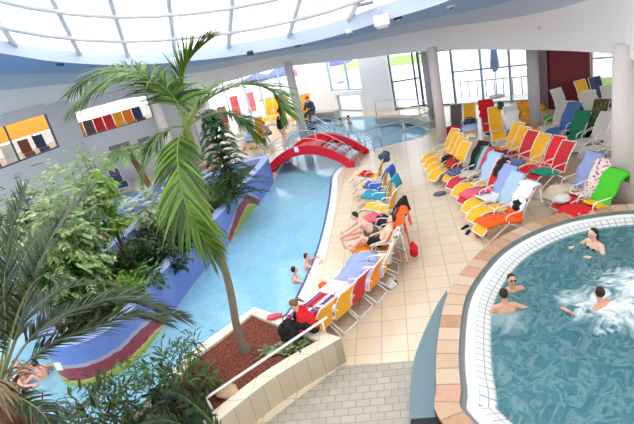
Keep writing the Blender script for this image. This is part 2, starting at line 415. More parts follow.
# beige rock among the planter plants
mb = MB(); c = at(228, 392, .55); bm = bmesh.new(); bmesh.ops.create_icosphere(bm, subdivisions=3, radius=1)
for v_ in bm.verts: v_.co *= 1+.35*noise.noise(v_.co*1.3)
bm.verts.index_update()
mb.add([(c.x+v_.co.x*.2, c.y+v_.co.y*.13, .55+v_.co.z*.11) for v_ in bm.verts], [[q.index for q in f.verts] for f in bm.faces], 0, True); bm.free()
mb.build('rock', plain('sandstone', (196, 166, 132), .9, var=.2, bump=.4), label='beige rock lying on mulch behind the handrail end', cat='rock')
# ---------------------------------------------------------------- whirlpool parts
n = len(oc)
def ring(mb, d0, z0, d1, z1, mi=0, smooth=True):
    a = offset2(oc, d0) if d0 else oc; b = offset2(oc, d1)
    mb.grid([[V((*a[i % n], z0)), V((*b[i % n], z1))] for i in range(n+1)], mi, smooth)
t = NT('sandstone_blocks'); tc = t.n('ShaderNodeTexCoord'); bk = t.n('ShaderNodeTexBrick', offset=0.0)
bk.inputs['Color1'].default_value = (0, 0, 0, 1); bk.inputs['Color2'].default_value = (1, 1, 1, 1); bk.inputs['Mortar'].default_value = (.5, .5, .5, 1)
bk.inputs['Scale'].default_value = 1; bk.inputs['Brick Width'].default_value = .36; bk.inputs['Row Height'].default_value = 3; bk.inputs['Mortar Size'].default_value = .008; bk.inputs['Bias'].default_value = 0
t.l(tc.outputs['UV'], bk.inputs[0]); col = t.ramp(bk.outputs[0], [(0, srgb(162, 112, 78)), (.3, srgb(182, 148, 120)), (.55, srgb(196, 176, 154)), (.8, srgb(186, 132, 112)), (1, srgb(170, 122, 86))])
col = t.mix(t.math('MULTIPLY', t.noise(t.coords(), 9, 4), .35), col, srgb(226, 196, 160)); col = t.mix(bk.outputs['Fac'], col, srgb(110, 92, 78))
p = t.n('ShaderNodeBsdfPrincipled'); p.inputs['Roughness'].default_value = .55; t.l(col, p.inputs['Base Color']); M_stone = t.out(p.outputs[0])
mb = MB(); CW = .33
mb.grid([[V((*oc[i % n], 0)), V((*oc[i % n], Zc-.04))] for i in range(n+1)], 1)
nb = len(mb.f); b_ = offset2(oc, CW); b0 = offset2(oc, -.03)
mb.grid([[V((*b0[i % n], Zc)), V((*b_[i % n], Zc))] for i in range(n+1)], 0, False)
mb.grid([[V((*b0[i % n], Zc-.05)), V((*b0[i % n], Zc))] for i in range(n+1)], 0, False)
ring(mb, CW, Zc, CW+.01, Zc-.07, 2); ring(mb, CW+.01, Zc-.07, CW+.09, Zc-.08, 2)
ring(mb, CW+.09, Zc-.08, CW+.12, Zc-.04, 3); ring(mb, CW+.12, Zc-.04, CW+.26, Zc-.05, 3)
nb4 = len(mb.f); ring(mb, CW+.26, Zc-.05, CW+.52, Zc-.16, 4); ring(mb, CW+.52, Zc-.16, CW+.56, -.75, 5)
ring(mb, CW+.56, -.2, CW+1.0, -.2, 5); ring(mb, CW+1.0, -.2, CW+1.0, -.75, 5)
pool_in = offset2(oc, CW+.56); mb.poly(pool_in, -.75, 5)
M_mos = tiles('white_mosaic', (230, 230, 226), (220, 222, 220), (150, 158, 160), .14, .14, .01, .35, 0, 0, .1, .03, 'UV')
M_teal = tiles('teal_basin', (62, 126, 138), (56, 119, 132), (70, 134, 146), .2, .2, .012, .4, 0, 0, .05, .05)
wp_ = mb.build('whirlpool', [M_stone, plain('terrazzo_side', (112, 128, 134), .5), plain('gutter_grey', (120, 126, 124), .5), plain('rim_white', (236, 238, 236), .35, var=.02), M_mos, M_teal],
    label='round raised whirlpool basin edged with sandstone blocks and white rim', cat='whirlpool')
uv = wp_.data.uv_layers.new(name='UVMap'); Lc = [0]
for i in range(1, n+1): Lc.append(Lc[-1]+(V(oc[i % n])-V(oc[i-1])).length)
for k in range(n):
    for li, vv_ in zip(wp_.data.polygons[nb4+k].loop_indices, ((Lc[k]*.9, 0), (Lc[k]*.9, .28), (Lc[k+1]*.9, .28), (Lc[k+1]*.9, 0))): uv.data[li].uv = vv_
    pg = wp_.data.polygons[nb+k]
    for li in pg.loop_indices:
        vi = wp_.data.loops[li].vertex_index; co_ = wp_.data.vertices[vi].co
        j = k if min((V(b0[k])-co_.xy).length, (V(b_[k])-co_.xy).length) < 1e-4 else k+1
        dd = 0.1 if min((V(b0[k])-co_.xy).length, (V(b0[(k+1) % n])-co_.xy).length) < 1e-4 else 1.0
        uv.data[li].uv = (Lc[j], dd)
WZ = Zc-.12
f1 = at(612, 306, WZ); f2 = at(640, 285, WZ); f3 = at(575, 298, WZ); f4 = at(505, 318, WZ); f5 = at(640, 320, WZ)
mb = MB(); wc = offset2(oc, CW+.5)
zz = [V((x, y, 0)) for x, y in wc]; mb.poly([(v.x, v.y) for v in zz], 0)
o = mb.build('whirlpool_water', water('bubbling_water', (.72, .90, .93, 1), .35, 2.6, ([(f1.x, f1.y, .8, 1.3), (f2.x, f2.y, .8, 1.2), (f3.x, f3.y, .45, .6), (f4.x, f4.y, .6, .3), (f5.x, f5.y, .6, .7)], .10), .8, ((54, 116, 128), (104, 164, 172), .55)),
    label='bubbling teal water with white foam inside the round whirlpool', cat='water', kind='stuff'); o.location.z = WZ
# terrazzo ledge outside the whirlpool
le = [at(447, 290, .3), at(437, 305, .3), at(424, 332, .3), at(414, 360, .3), at(410, 392, .3), at(409, 424, .3)]
le = P2(spline(le, 5)); tail = at(411, 450, .3)
inner_e = [p for p in oc if 4.4 < p[1] < 8.4 and p[0] < 2.9]
inner_e.sort(key=lambda p: p[1])
inner_e = [(p[0]-.035, p[1]) for p in inner_e]
poly = le+[(tail.x, tail.y)]+inner_e
mb = MB(); pcw = ccw(poly); mb.poly(pcw, .3); mb.skirt(pcw, 0, .3)
t = NT('terrazzo'); v = t.coords(); nz = t.noise(v, 70, 3); col = t.ramp(nz, [(.35, srgb(74, 98, 106)), (.55, srgb(104, 130, 138)), (.7, srgb(140, 160, 166))])
p = t.n('ShaderNodeBsdfPrincipled'); p.inputs['Roughness'].default_value = .5; t.l(col, p.inputs['Base Color'])
led = mb.build('terrazzo_ledge', t.out(p.outputs[0]), label='blue grey terrazzo crescent ledge along the sandstone whirlpool edge', cat='ledge')
a = at(411, 419, .305); b = at(446, 416, .305); c = at(447, 424, .305); d = at(410, 427, .305)
mb = MB(); mb.poly(ccw(P2([a, b, c, d])), .304); mb.build('nosing', plain('black_rubber', (26, 30, 34), .7), led, label='black anti slip strip')
# ---------------------------------------------------------------- ceiling cove, skylight
Lpx = [(-90, 142, 17.5), (0, 122, 22), (75, 105, 25), (155, 95, 27), (210, 86, 27.5), (280, 68, 27), (350, 60, 25), (430, 51, 21.5), (530, 50, 16.5), (600, 53, 12.8), (634, 60, 10.6), (720, 85, 7.5), (860, 160, 4.5)]
Upx = [(-90, 40, 13.5), (0, 53, 18), (60, 62, 21), (130, 65, 23), (200, 60, 23.5), (260, 52, 22.5), (320, 40, 20.5), (380, 22, 17.5), (450, 0, 14.5), (520, -40, 11.2), (590, -95, 8.6), (690, -170, 6), (860, -330, 3.6)]
Lc_ = spline([dist(*p) for p in Lpx], 6); Uc_ = spline([dist(*p) for p in Upx], 6)
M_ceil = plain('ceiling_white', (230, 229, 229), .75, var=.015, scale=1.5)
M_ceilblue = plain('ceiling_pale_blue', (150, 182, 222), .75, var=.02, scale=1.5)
mb = MB(); NS = 14; rows = []
for k in range(NS+1):
    a = k/NS*PI/2; h = 1-math.cos(a); v_ = math.sin(a)
    rows.append([V((l.x+(u.x-l.x)*h, l.y+(u.y-l.y)*h, l.z+(u.z-l.z)*v_)) for l, u in zip(Lc_, Uc_)])
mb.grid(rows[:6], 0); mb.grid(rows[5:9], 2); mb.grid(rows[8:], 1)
outw = [V((l.x-u.x, l.y-u.y, 0)).normalized() for l, u in zip(Lc_, Uc_)]
rise = [V((u.x, u.y, u.z+.5))+o_*.2 for u, o_ in zip(Uc_, outw)]
mb.grid([Uc_, rise], 2)
def reach(l): return 3.2 if l.x < 5.6 and l.y > 12 else (3.2+12*min(1, (l.x-5.6)/2) if l.y > 12 else 16)
mb.grid([[l+o_*reach(l)+V((0, 0, .3)) for l, o_ in zip(Lc_, outw)], [l+V((0, 0, .0)) for l in Lc_]], 0)
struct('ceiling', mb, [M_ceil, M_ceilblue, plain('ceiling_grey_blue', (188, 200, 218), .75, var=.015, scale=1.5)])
dsl = -ray(183, 236).normalized()
def sky_pt(base, t_): return base+dsl*t_+V((0, 0, 1))*(.9*math.sin(min(t_/14, 1)*PI))*.9
TS = [0, .5, 1.2, 2.2, 3.4, 4.8, 6.4, 8.2, 10.2, 12.5, 15]
t = NT('skylight_membrane'); tr = t.n('ShaderNodeBsdfTransparent'); tr.inputs[0].default_value = (.97, .98, .98, 1)
df = t.n('ShaderNodeBsdfTranslucent'); df.inputs[0].default_value = (.9, .9, .9, 1)
mx = t.n('ShaderNodeMixShader'); mx.inputs[0].default_value = .25; t.l(tr.outputs[0], mx.inputs[1]); t.l(df.outputs[0], mx.inputs[2])
mb = MB(); mb.grid([[sky_pt(p, q) for p in rise] for q in TS]); struct('window_1', mb, t.out(mx.outputs[0]))
def nearest_u(px):
    best = None
    for i, p in enumerate(rise):
        q = p-V((0, 0, H)); wz = q.dot(FW); x = CX+(q.dot(ix)/wz)*FPX
        if best is None or abs(x-px) < best[0]: best = (abs(x-px), i)
    return best[1]
M_beam = plain('beam_white', (226, 227, 230), .5, var=.02)
sky = bpy.data.objects['window_1']
for px in (-45, 15, 73, 124, 173, 224, 290, 345, 410):
    b_ = rise[nearest_u(px)]
    mb = MB(); mb.tube([sky_pt(b_, q)-V((0, 0, .12)) for q in TS], .11, 6); mb.build('beam', M_beam, sky)
for q, r_ in ((1.3, .1), (3.0, .11), (5.2, .12)):
    mb = MB(); mb.tube([sky_pt(p, q)-V((0, 0, .2)) for p in rise[::3]], r_, 6); mb.build('beam', M_beam, sky)
for k in range(7):
    mb = MB(); i = 6+k*7
    if i+9 < len(rise): mb.tube([sky_pt(rise[i], .4), sky_pt(rise[i+5], 4.0), sky_pt(rise[i+9], 8)], .025, 5); mb.build('glazing_bar', M_beam, sky)
# small ceiling fittings
def ceil_pt(px, py, s_):
    i = nearest_u(px); a = s_*PI/2; l, u = Lc_[i], Uc_[i]; h = 1-math.cos(a)
    return V((l.x+(u.x-l.x)*h, l.y+(u.y-l.y)*h, l.z+(u.z-l.z)*math.sin(a)))
def on_ray(px, py, Y): return dist(px, py, Y)
def cove(px, py):
    best = None
    for r_ in rows:
        for p in r_:
            q = p-V((0, 0, H)); wz = q.dot(FW)
            if wz <= 0: continue
            x = CX+q.dot(ix)/wz*FPX; y = CY-(-q.dot(iy))/wz*FPX if False else CY+q.dot(iy)/wz*FPX
            d = (x-px)**2+(y-py)**2
            if best is None or d < best[0]: best = (d, p)
    return best[1].copy()
M_dk = plain('dark_blue_fitting', (36, 50, 84), .4)
spots = [(58, 64, 'leftmost dark recessed ceiling spotlight under the white skylight rim', 0), (120, 61, 'dark ceiling spotlight second from left, above the left palm frond', 0), (247, 47, 'dark ceiling spotlight left of the curved roof beam end', 0),
         (296, 37, 'dark ceiling spotlight just below the end of curved roof beam', 0), (399, 17, 'dark ceiling spotlight right of the white loudspeaker box', 0),
         (349, 26, 'small white ceiling spotlight left of the white loudspeaker box', 1), (448, 6, 'white ceiling spotlight at the top right of cove', 1)]
for x, y, lb, k in spots:
    p = cove(x, y); r_ = empty('ceiling_spotlight', p, 0, lb, 'spotlight', 'spotlights in the ceiling cove')
    mb = MB(); mb.tube([(0, 0, .08), (0, -.05, -.07)], .15 if not k else .12, 12); mb.build('housing', WHITE if k else M_dk, r_)
    mb = MB(); mb.tube([(0, -.05, -.07), (0, -.055, -.085)], .11 if not k else .09, 12); mb.build('lens', plain('lamp_glass', (225, 228, 235) if k else (90, 110, 150), .15), r_)
for x, y, lb in ((172, 52, 'white boxy loudspeaker hanging at the end of roof beam above tall palm'), (379, 22, 'white rounded loudspeaker on ceiling rim left of centre column')):
    p = cove(x, y)+V((0, -.3, .05)); r_ = empty('ceiling_speaker', p, 0, lb, 'loudspeaker', 'loudspeakers on the ceiling rim')
    mb = MB(); mb.box((0, 0, 0), (.5, .34, .36), bev=.06); mb.build('cabinet', WHITE, r_)
    mb = MB(); mb.box((0, 0, -.2), (.36, .26, .1), bev=.02); mb.build('grille', plain('grille_grey', (186, 186, 188), .6), r_)
    mb = MB(); mb.tube([(0, .1, .17), (0, .15, .5)], .03); mb.build('bracket', STEEL, r_)
p = cove(363, 9); mb = MB(); p = sky_pt(rise[nearest_u(358)], .7)-V((0, 0, .1)); mb.box((0, 0, 0), (.5, .5, .08), bev=.01)
o = mb.build('ceiling_vent', plain('vent_grey', (140, 140, 146), .6), label='square grey vent in the skylight edge above the loudspeaker', cat='vent'); o.location = p
for k in range(4):
    m2 = MB(); m2.box((0, -.18+.12*k, -.05), (.42, .03, .03)); m2.build('slat', plain('vent_slat', (110, 110, 116), .6), o)
p = cove(538, 27); mb = MB(); mb.sphere((0, 0, 0), .06); mb.tube([(0, 0, 0), (0, 0, .15)], .02)
o = mb.build('sprinkler', STEEL, label='tiny sprinkler head on white ceiling at upper right', cat='sprinkler'); o.location = p
# ---------------------------------------------------------------- columns
M_col = plain('column_plaster', (214, 204, 200), .6, var=.03)
M_col2 = plain('column_grey', (168, 166, 170), .6, var=.03)
def ceil_z(x, y):
    b_ = min(rows[0]+[p+o_*3 for p, o_ in zip(Lc_, outw)]+[p+o_*7 for p, o_ in zip(Lc_, outw)], key=lambda p: (p.x-x)**2+(p.y-y)**2)
    return b_.z
for x, y, r_, m in ((.24, 26.07, .22, M_col), (5.83, 19.95, .2, M_col), (6.45, 23.3, .17, M_col2), (at(536, 137).x, at(536, 137).y, .2, M_col2), (7.58, 11.05, .26, M_col), (-6.65, 25.5, .23, M_col)):
    mb = MB(); mb.tube([(x, y, -.02 if y < 25.2 or x > -6 else -1.05), (x, y, ceil_z(x, y)+.3)], r_, 20); struct('column', mb, m)
# ---------------------------------------------------------------- glazed facade
M_fr = plain('frame_blue_grey', (150, 172, 192), .4, var=.03); M_frd = plain('frame_dark', (60, 74, 92), .4, var=.03); M_gl = glass('window_glass')
M_wallw = plain('wall_white', (236, 238, 240), .7, var=.02)
Wp = {k: at(*p) for k, p in dict(a=(196, 128), b=(252, 117), c=(308, 111.5), d=(336, 110.5), e=(368, 111), f=(396, 110), g=(424, 106), h=(456, 105), i=(484, 103.5), j=(530, 101)).items()}
HT = 4.0
wn = [2]
def seg(A, B, z0, z1, mull, trans=(), frame=M_fr, fw=.09, lastpost=True):
    A = V(A); B = V(B); d = (B-A); L_ = d.length; u = d/L_; ang = math.atan2(d.y, d.x)
    g = MB(); nr = V((-u.y, u.x, 0))
    c = (A+B)/2
    g.box((c.x, c.y, (z0+z1)/2), (L_-.02, .02, z1-z0-.02), rot=ang)
    o = struct('window_%d' % wn[0], g, M_gl); wn[0] += 1
    f = MB()
    for m in [0]+list(mull)+([1] if lastpost else []):
        p = A+d*m; f.box((p.x, p.y, (z0+z1)/2), (fw, .12, z1-z0), rot=ang)
    for z in [z0+.05, z1-.05]+list(trans): f.box((c.x, c.y, z), (L_, .08, .07), rot=ang)
    f.build('window_frame', frame, o); return o
def wall(name, A, B, z0, z1, th=.3, m=M_wallw):
    A = V(A); B = V(B); d = B-A; c = (A+B)/2
    mb = MB(); mb.box((c.x, c.y, (z0+z1)/2), (d.length, th, z1-z0), rot=math.atan2(d.y, d.x)); return struct(name, mb, m)
seg(Wp['a'], Wp['b'], 0, HT, (.33, .66), ())
seg(Wp['b'], Wp['c'], 0, HT, (.28, .64), ())
wall('wall_back', Wp['c'], Wp['d'], 0, HT, .4)
seg(Wp['d'], Wp['e'], 1.3, HT, (.56,), (), M_fr)
seg(Wp['d']+(Wp['e']-Wp['d'])*.15, Wp['d']+(Wp['e']-Wp['d'])*.9, 0, 1.05, (), (), M_fr)
A = Wp['d']; B = Wp['e']
wall('trim_3', A, B, 1.05, 1.3, .42); wall('trim_4', A, A+(B-A)*.15, 0, 1.05, .42); wall('trim_5', A+(B-A)*.9, B, 0, 1.05, .42)
wall('wall_back_2', Wp['e'], Wp['f'], 0, HT, .4)
seg(Wp['f'], Wp['g'], 0, HT, (.82,), (1.6,), M_frd)
seg(Wp['g'], Wp['h'], 0, HT, (.55,), (2.9,), M_frd)
seg(Wp['h'], Wp['i'], 0, HT, (), (1.75,), M_fr)
seg(Wp['i'], Wp['j'], 0, HT, (.62,), (1.75,), M_fr)
# red recess
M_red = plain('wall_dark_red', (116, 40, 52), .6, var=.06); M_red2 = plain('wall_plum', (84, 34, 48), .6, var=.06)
R1 = at(551, 109); R2 = at(590, 104); R0 = at(541, 102.5)
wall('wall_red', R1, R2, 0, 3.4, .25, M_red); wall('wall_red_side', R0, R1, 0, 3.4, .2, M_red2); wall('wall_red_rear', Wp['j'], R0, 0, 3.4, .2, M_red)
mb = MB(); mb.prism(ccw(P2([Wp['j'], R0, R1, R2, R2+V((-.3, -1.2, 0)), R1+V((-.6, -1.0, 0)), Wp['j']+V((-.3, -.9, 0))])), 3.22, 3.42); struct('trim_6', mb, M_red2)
R3 = at(690, 103)
seg(R2+V((.1, 0, 0)), R3, .25, 3.4, (.28, .6), (1.9,), M_wallw)
wall('wall_right', R2+V((.1, 0, 0)), R3, 0, .25, .3)
wall('wall_right_2', R3, R3+V((6, -8, 0)), 0, 3.6, .3)
# ---------------------------------------------------------------- outdoors
mb = MB(); ap = [Wp[k] for k in 'abcdefghij']
def outset(p, k): return V((p.x*k, p.y*k, 0))
mb.poly(ccw(P2(ap+[R0, R1, R2, R3])[::1]+[(60, 20), (90, 90), (-40, 100), (-40, 40)]), -.06)
struct('ground', mb, plain('pale_paving', (238, 238, 236), .8, var=.04, scale=.5))
def lawn(p0, p1, wd, lab):
    pass
M_gr = plain('lawn_green', (150, 190, 96), .9, var=.25, scale=3)
for nm, pts, lab in (('lawn', [at(388, 66), at(424, 62), at(424, 53), at(386, 57)], 'sunlit green lawn beyond the tall window left of the columns'),
                 ('lawn', [at(594, 98), at(660, 98), at(660, 72), at(594, 78)], 'bright green lawn outside the right hand window'),
                 ('lawn', [at(340, 72), at(368, 66), at(368, 57), at(340, 62)], 'strip of green lawn beyond the small square window')):
    mb = MB(); q = [V((p.x, p.y, 0)) for p in pts]; mb.poly(ccw(P2(q)), -.03); mb.build('lawn', M_gr, label=lab, cat='lawn', kind='stuff')
def parasol(px, py, h_, r_, c, lb, closed=False):
    p = at(px, py); ro = empty('parasol', (p.x, p.y, -.06), 0, lb, 'parasol', 'parasols on the terrace outside')
    mb = MB(); mb.tube([(0, 0, 0), (0, 0, h_)], .035, 8); mb.build('pole', STEEL, ro)
    mb = MB()
    if closed: mb.tube([(0, 0, h_*.45), (0, 0, h_*.55), (0, 0, h_*.9), (0, 0, h_+.05)], [.1, .26, .14, .02], 8)
    else:
        vs = [V((0, 0, h_))]+[V((r_*math.cos(k*PI/4), r_*math.sin(k*PI/4), h_-.55)) for k in range(8)]+[V((r_*math.cos(k*PI/4), r_*math.sin(k*PI/4), h_-.75)) for k in range(8)]
        mb.add(vs, [(0, 1+k, 1+(k+1) % 8) for k in range(8)]+[(1+k, 9+k, 9+(k+1) % 8, 1+(k+1) % 8) for k in range(8)])
    mb.build('canopy', c, ro); mb = MB(); mb.box((0, 0, .05), (.6, .6, .1), bev=.02); mb.build('base', plain('concrete', (150, 150, 150), .9), ro)
BL = plain('parasol_blue', (62, 84, 170), .7); RD = plain('parasol_violet', (150, 84, 140), .7)
parasol(262, 100, 2.5, 1.5, BL, 'blue parasol outside the left windows, left of the grey column')
parasol(285, 96, 2.6, 1.5, BL, 'blue parasol outside window just right of grey column top')
parasol(306, 92, 2.4, 1.2, RD, 'violet parasol outside window, rightmost beside the white pillar')
parasol(341, 82, 2.4, 1.4, BL, 'blue parasol seen through upper left of the small square window')
parasol(497, 96, 3.0, 1.2, plain('parasol_grey_blue', (120, 146, 186), .7), 'closed grey blue parasol outside behind the red towel lounger', True)
mb = MB()
for k in range(9):
    p = V(Wp['h']).lerp(Wp['j'], k/8)+V((.9, 1.6, 0)); 
    mb.tube([(p.x, p.y, -.06), (p.x, p.y, .85)], .025, 6)
a = Wp['h']+V((.9, 1.6, .85)); b = Wp['j']+V((.9, 1.6, .85)); mb.tube([a, b], .03, 6)
mb.build('terrace_railing', plain('rail_red_grey', (160, 130, 130), .5), label='thin terrace railing outside behind the row of back loungers', cat='railing')
# distant hedge behind the right window
# ---------------------------------------------------------------- left gallery wall with windows
G = [V(dist(-60, 175, 18.5).to_2d()) if False else V((-15.6, 15.5, 0)), V((-13.1, 20.5, 0)), V((-11.2, 23.8, 0)), V((-10.5, 24.9, 0)), V((-7.2, 26.6, 0)), V((-5.6, 27.6, 0)), V((-5.3, 31.5, 0))]
M_gal = plain('gallery_wall_grey', (188, 187, 188), .7, var=.03)
def gz(px, py, i, j):
    """height where the pixel's ray meets the wall plane between G[i] and G[j]"""
    r_ = ray(px, py); a, b = G[i], G[j]; n_ = V((b.y-a.y, -(b.x-a.x), 0)); t_ = (a-V((0, 0, H))).dot(n_)/r_.dot(n_)
    return V((0, 0, H))+r_*t_
def gallery(i, j, u0, u1, z0, z1, ztop, nm):
    a, b = G[i], G[j]; L_ = (b-a)
    def part(p, q, za, zb, k): wall('wall_left_%s_%d' % (nm, k), a+L_*p, a+L_*q, za, zb, .3, M_gal)
    part(0, 1, -1.05, z0, 1); part(0, 1, z1, ztop, 2)
    if u0 > .01: part(0, u0, z0, z1, 3)
    if u1 < .99: part(u1, 1, z0, z1, 4)
    return a+L_*u0, a+L_*u1
gi = []
for px, py, i, j in ((0, 165, 1, 2), (62, 150, 1, 2), (60, 113, 1, 2), (0, 123, 1, 2), (82, 137, 3, 4), (156, 119, 3, 4), (75, 106, 3, 4), (150, 97, 3, 4)):
    p = gz(px, py, i, j); gi.append(p)
def sub(i, j, x0, x1):
    a, b = G[i], G[j]
    return (x0-a.x)/(b.x-a.x), (x1-a.x)/(b.x-a.x)
wins = []
u0, u1 = sub(0, 1, -15.0, -13.15); wins.append(gallery(0, 1, u0, u1, 2.85, 4.5, 5.0, 'far'))
u0, u1 = sub(1, 2, -13.05, -11.0); wins.append(gallery(1, 2, u0, min(u1, .995), 2.85, 4.45, 4.9, 'middle'))
wall('wall_left_pier', G[2], G[3], -1.05, 4.8, .3, M_gal)
u0, u1 = sub(3, 4, -10.4, -7.25); wins.append(gallery(3, 4, u0, u1, 2.88, 4.15, 4.6, 'near'))
wall('wall_left_end', G[4], G[5], -1.05, 4.3, .3, M_gal); wall('wall_left_return', G[5], G[6], -1.05, 4.3, .3, M_gal)
mb = MB()
gf = [(-15.6, 15.5), (-13.1, 20.5), (-11.2, 23.8), (-10.5, 24.9), (-7.2, 26.6), (-6.5, 27.2), (-9, 32.5), (-14, 31), (-19, 25), (-21, 18)]
mb.poly(ccw(gf), 2.45); struct('floor_4', mb, plain('gallery_floor', (172, 150, 130), .5))
back_pts = [V((x, y, 0)) for x, y in ((-21, 18), (-18.4, 25), (-13.6, 30.2), (-8.6, 32.2))]
M_or = plain('orange_panel', (240, 176, 70), .6, var=.15, scale=2)
for k in range(3):
    a, b = back_pts[k], back_pts[k+1]
    wall('wall_gallery_%d' % k, a, b, 2.45, 3.0, .15, M_wallw)
    seg(a, b, 3.0, 5.2, (.25, .5, .75), (3.9,), M_wallw, .14)
    t_ = MB(); d = (b-a).normalized(); nin = V((d.y, -d.x, 0))*.2
    c = (a+b)/2+nin
    t_.box((c.x, c.y, 3.75 if k < 2 else 4.6), ((b-a).length-.3, .05, 1.1 if k < 2 else .8), rot=math.atan2(d.y, d.x))
    t_.build('roller_blind', M_or, label=['orange roller blind at the back of gallery, far left', 'orange roller blind behind loungers of left gallery window', 'orange roller blind at back of the gallery, rightmost'][k], cat='blind', group='orange blinds in the upper gallery')
for (a, b), mul in zip(wins, ((.5,), (.45,), ())):
    L_ = (b-a).length; d = (b-a)/L_; f = MB(); ang = math.atan2(d.y, d.x); c = (a+b)/2
    for m in (0, 1)+mul: q = a+(b-a)*m; f.box((q.x, q.y, 3.65), (.05, .08, 1.6), rot=ang)
    f.box((c.x, c.y, 2.88), (L_, .1, .05), rot=ang)
    o = struct('window_%d' % wn[0], f, M_frd); wn[0] += 1
# slot openings and ledge below the gallery windows
for (x0, x1, z, lb) in ((-9.6, -8.7, 2.0, 'dark slot vent low in the grey gallery wall, leftmost'), (-8.3, -7.75, 1.95, 'dark slot vent in grey gallery wall, right of two')):
    u0, u1 = sub(3, 4, x0, x1); a = G[3]+(G[4]-G[3])*u0; b = G[3]+(G[4]-G[3])*u1; d = b-a; c = (a+b)/2+V((d.y, -d.x, 0)).normalized()*.16
    mb = MB(); mb.box((c.x, c.y, z), (d.length, .03, .2), rot=math.atan2(d.y, d.x)); o = mb.build('slot_vent', plain('dark_slot', (70, 78, 74), .6), label=lb, cat='vent', group='slot vents below gallery windows')
    m2 = MB()
    for k in range(3): m2.box((c.x+.02, c.y-.02, z-.06+.06*k), (d.length*.95, .03, .015), rot=math.atan2(d.y, d.x))
    m2.build('slat', M_gal, o)
# pool-side terrace at the foot of the gallery wall
mb = MB(); mb.prism(ccw([(-15, 15.5), (-12.8, 20.3), (-10.2, 24.3), (-7.2, 25.9), (-6.3, 24.8), (-9, 24.1), (-11.4, 21.8), (-13.4, 17.5), (-14.2, 15.2)]), -1.05, .12)
struct('floor_5', mb, M_floor)

# unseen walls and ceiling slab added around the camera to block flat light
wall('wall_rear_blocker', V((-17, -7, 0)), V((20, -7, 0)), 0, 6.5, .3)
wall('wall_left_blocker', V((-17, -7, 0)), G[0], -1.05, 6.5, .3, M_gal)
mb = MB(); mb.poly([(-17.2, -7.2), (20.2, -7.2), (20.2, 2.6), (-17.2, 2.6)], 7.25); mb.poly([(-17.2, -7.2), (20.2, -7.2), (20.2, 2.6), (-17.2, 2.6)], 7.4); struct('ceiling_blocker', mb, M_ceil)
# ---------------------------------------------------------------- bridge
BL_ = V((-1.35, 22.2, 0)); BR_ = V((2.36, 20.05, 0))
bd = (BR_-BL_); BLn = bd.length; bu = bd/BLn; bn_ = V((bu.y, -bu.x, 0)); BW = .92
M_bred = plain('bridge_red', (206, 30, 46), .35, var=.05)
def arc(t_): return .92*(1-(2*t_-1)**2)+.05
def bp(t_, side, dz=0.0): return BL_+bd*t_+bn_*side+V((0, 0, arc(t_)+dz))
br = empty('footbridge', (0, 0, 0), 0, 'red arched footbridge over the channel with white tubular railings', 'bridge')
for s_ in (-1, 1):
    mb = MB(); rows_ = []
    for k in range(25):
        q = k/24; a = bp(q, s_*BW, .14); b = bp(q, s_*(BW-.12), .14); c = bp(q, s_*(BW-.12), -.26); d = bp(q, s_*BW, -.26)
        for v_ in (c, d): v_.z = max(v_.z, -.1)
        rows_.append([a, b, c, d, a])
    mb.grid(rows_, 0, False); mb.add(rows_[0][:4], [(0, 1, 2, 3)]); mb.add(rows_[-1][:4], [(3, 2, 1, 0)])
    o = mb.build('side_beam', M_bred, br)
    if s_ > 0:
        p = bp(.42, BW+.012, .02); m2 = MB(); m2.box(p, (.2, .02, .22), rot=math.atan2(bu.y, bu.x)); m2.build('plate', plain('sign_white', (235, 238, 240)), o)
mb = MB(); mb.grid([[bp(k/20*.62, -BW+.1, -.03), bp(k/20*.62, BW-.1, -.03)] for k in range(21)])
mb.grid([[bp(k/20*.62, -BW+.1, -.12), bp(k/20*.62, BW-.1, -.12)] for k in range(21)][::-1]); mb.build('walkway', M_bred, br)
for k, q in enumerate((.66, .755, .85, .945)):
    mb = MB(); c = BL_+bd*q+V((0, 0, arc(q)-.06)); mb.box(c, (.26, BW*2-.2, .05), rot=math.atan2(bu.y, bu.x)); st_ = mb.build('step', M_bred, br)
    m2 = MB(); m2.box(c+V((0, 0, .03)), (.12, BW*1.3, .012), rot=math.atan2(bu.y, bu.x)); m2.build('tread_strip', plain('tread_grey', (150, 140, 130), .8), st_)
for s_ in (-1, 1):
    mb = MB(); e0 = BL_-bu*1.1+bn_*s_*BW; e1 = BR_+bu*.25+bn_*s_*BW
    for hh in (.8, .45):
        pts = [e0+V((0, 0, hh*.9))]+[bp(k/10, s_*BW, hh) for k in range(0, 11)]+[e1+V((0, 0, hh*.75))]
        if hh > .7: pts = [e0]+pts+[e1]
        mb.tube(pts, .013, 6)
    r_ = mb.build('railing', STEEL, br)
    for q in (.02, .34, .66, .97):
        mb = MB(); mb.tube([bp(q, s_*BW, .1), bp(q, s_*BW, .8)], .018, 6); mb.build('post', STEEL, r_)
# ---------------------------------------------------------------- metal railings round the far pool
def railing(pts, posts, lb, hh=(.95, .5), hoop=True):
    r_ = empty('pool_railing', (0, 0, 0), 0, lb, 'railing', 'steel railings round the far pool')
    mb = MB()
    for k, h_ in enumerate(hh):
        q = [V(p)+V((0, 0, h_)) for p in pts]
        if hoop and k == 0: q = [V(pts[0])]+q+[V(pts[-1])]
        mb.tube(q, .028, 6)
    mb.build('rail', STEEL, r_)
    for p in posts: mb = MB(); mb.tube([V(p), V(p)+V((0, 0, hh[0]))], .026, 6); mb.build('post', STEEL, r_)
A_ = at(363, 154); B_ = at(382, 147); C_ = at(406, 141); D_ = at(430, 133); E_ = at(432, 126)
railing([A_, B_, C_, D_, E_], [B_, C_, D_], 'steel railing on near edge of far pool, right of the red bridge')
F1 = at(377, 118); F2 = at(400, 116.5); F3 = at(420, 117.5); F4 = at(434, 121)
railing([F1, F2, F3, F4], [F2, F3], 'steel railing along the curved grey bench behind the far pool')
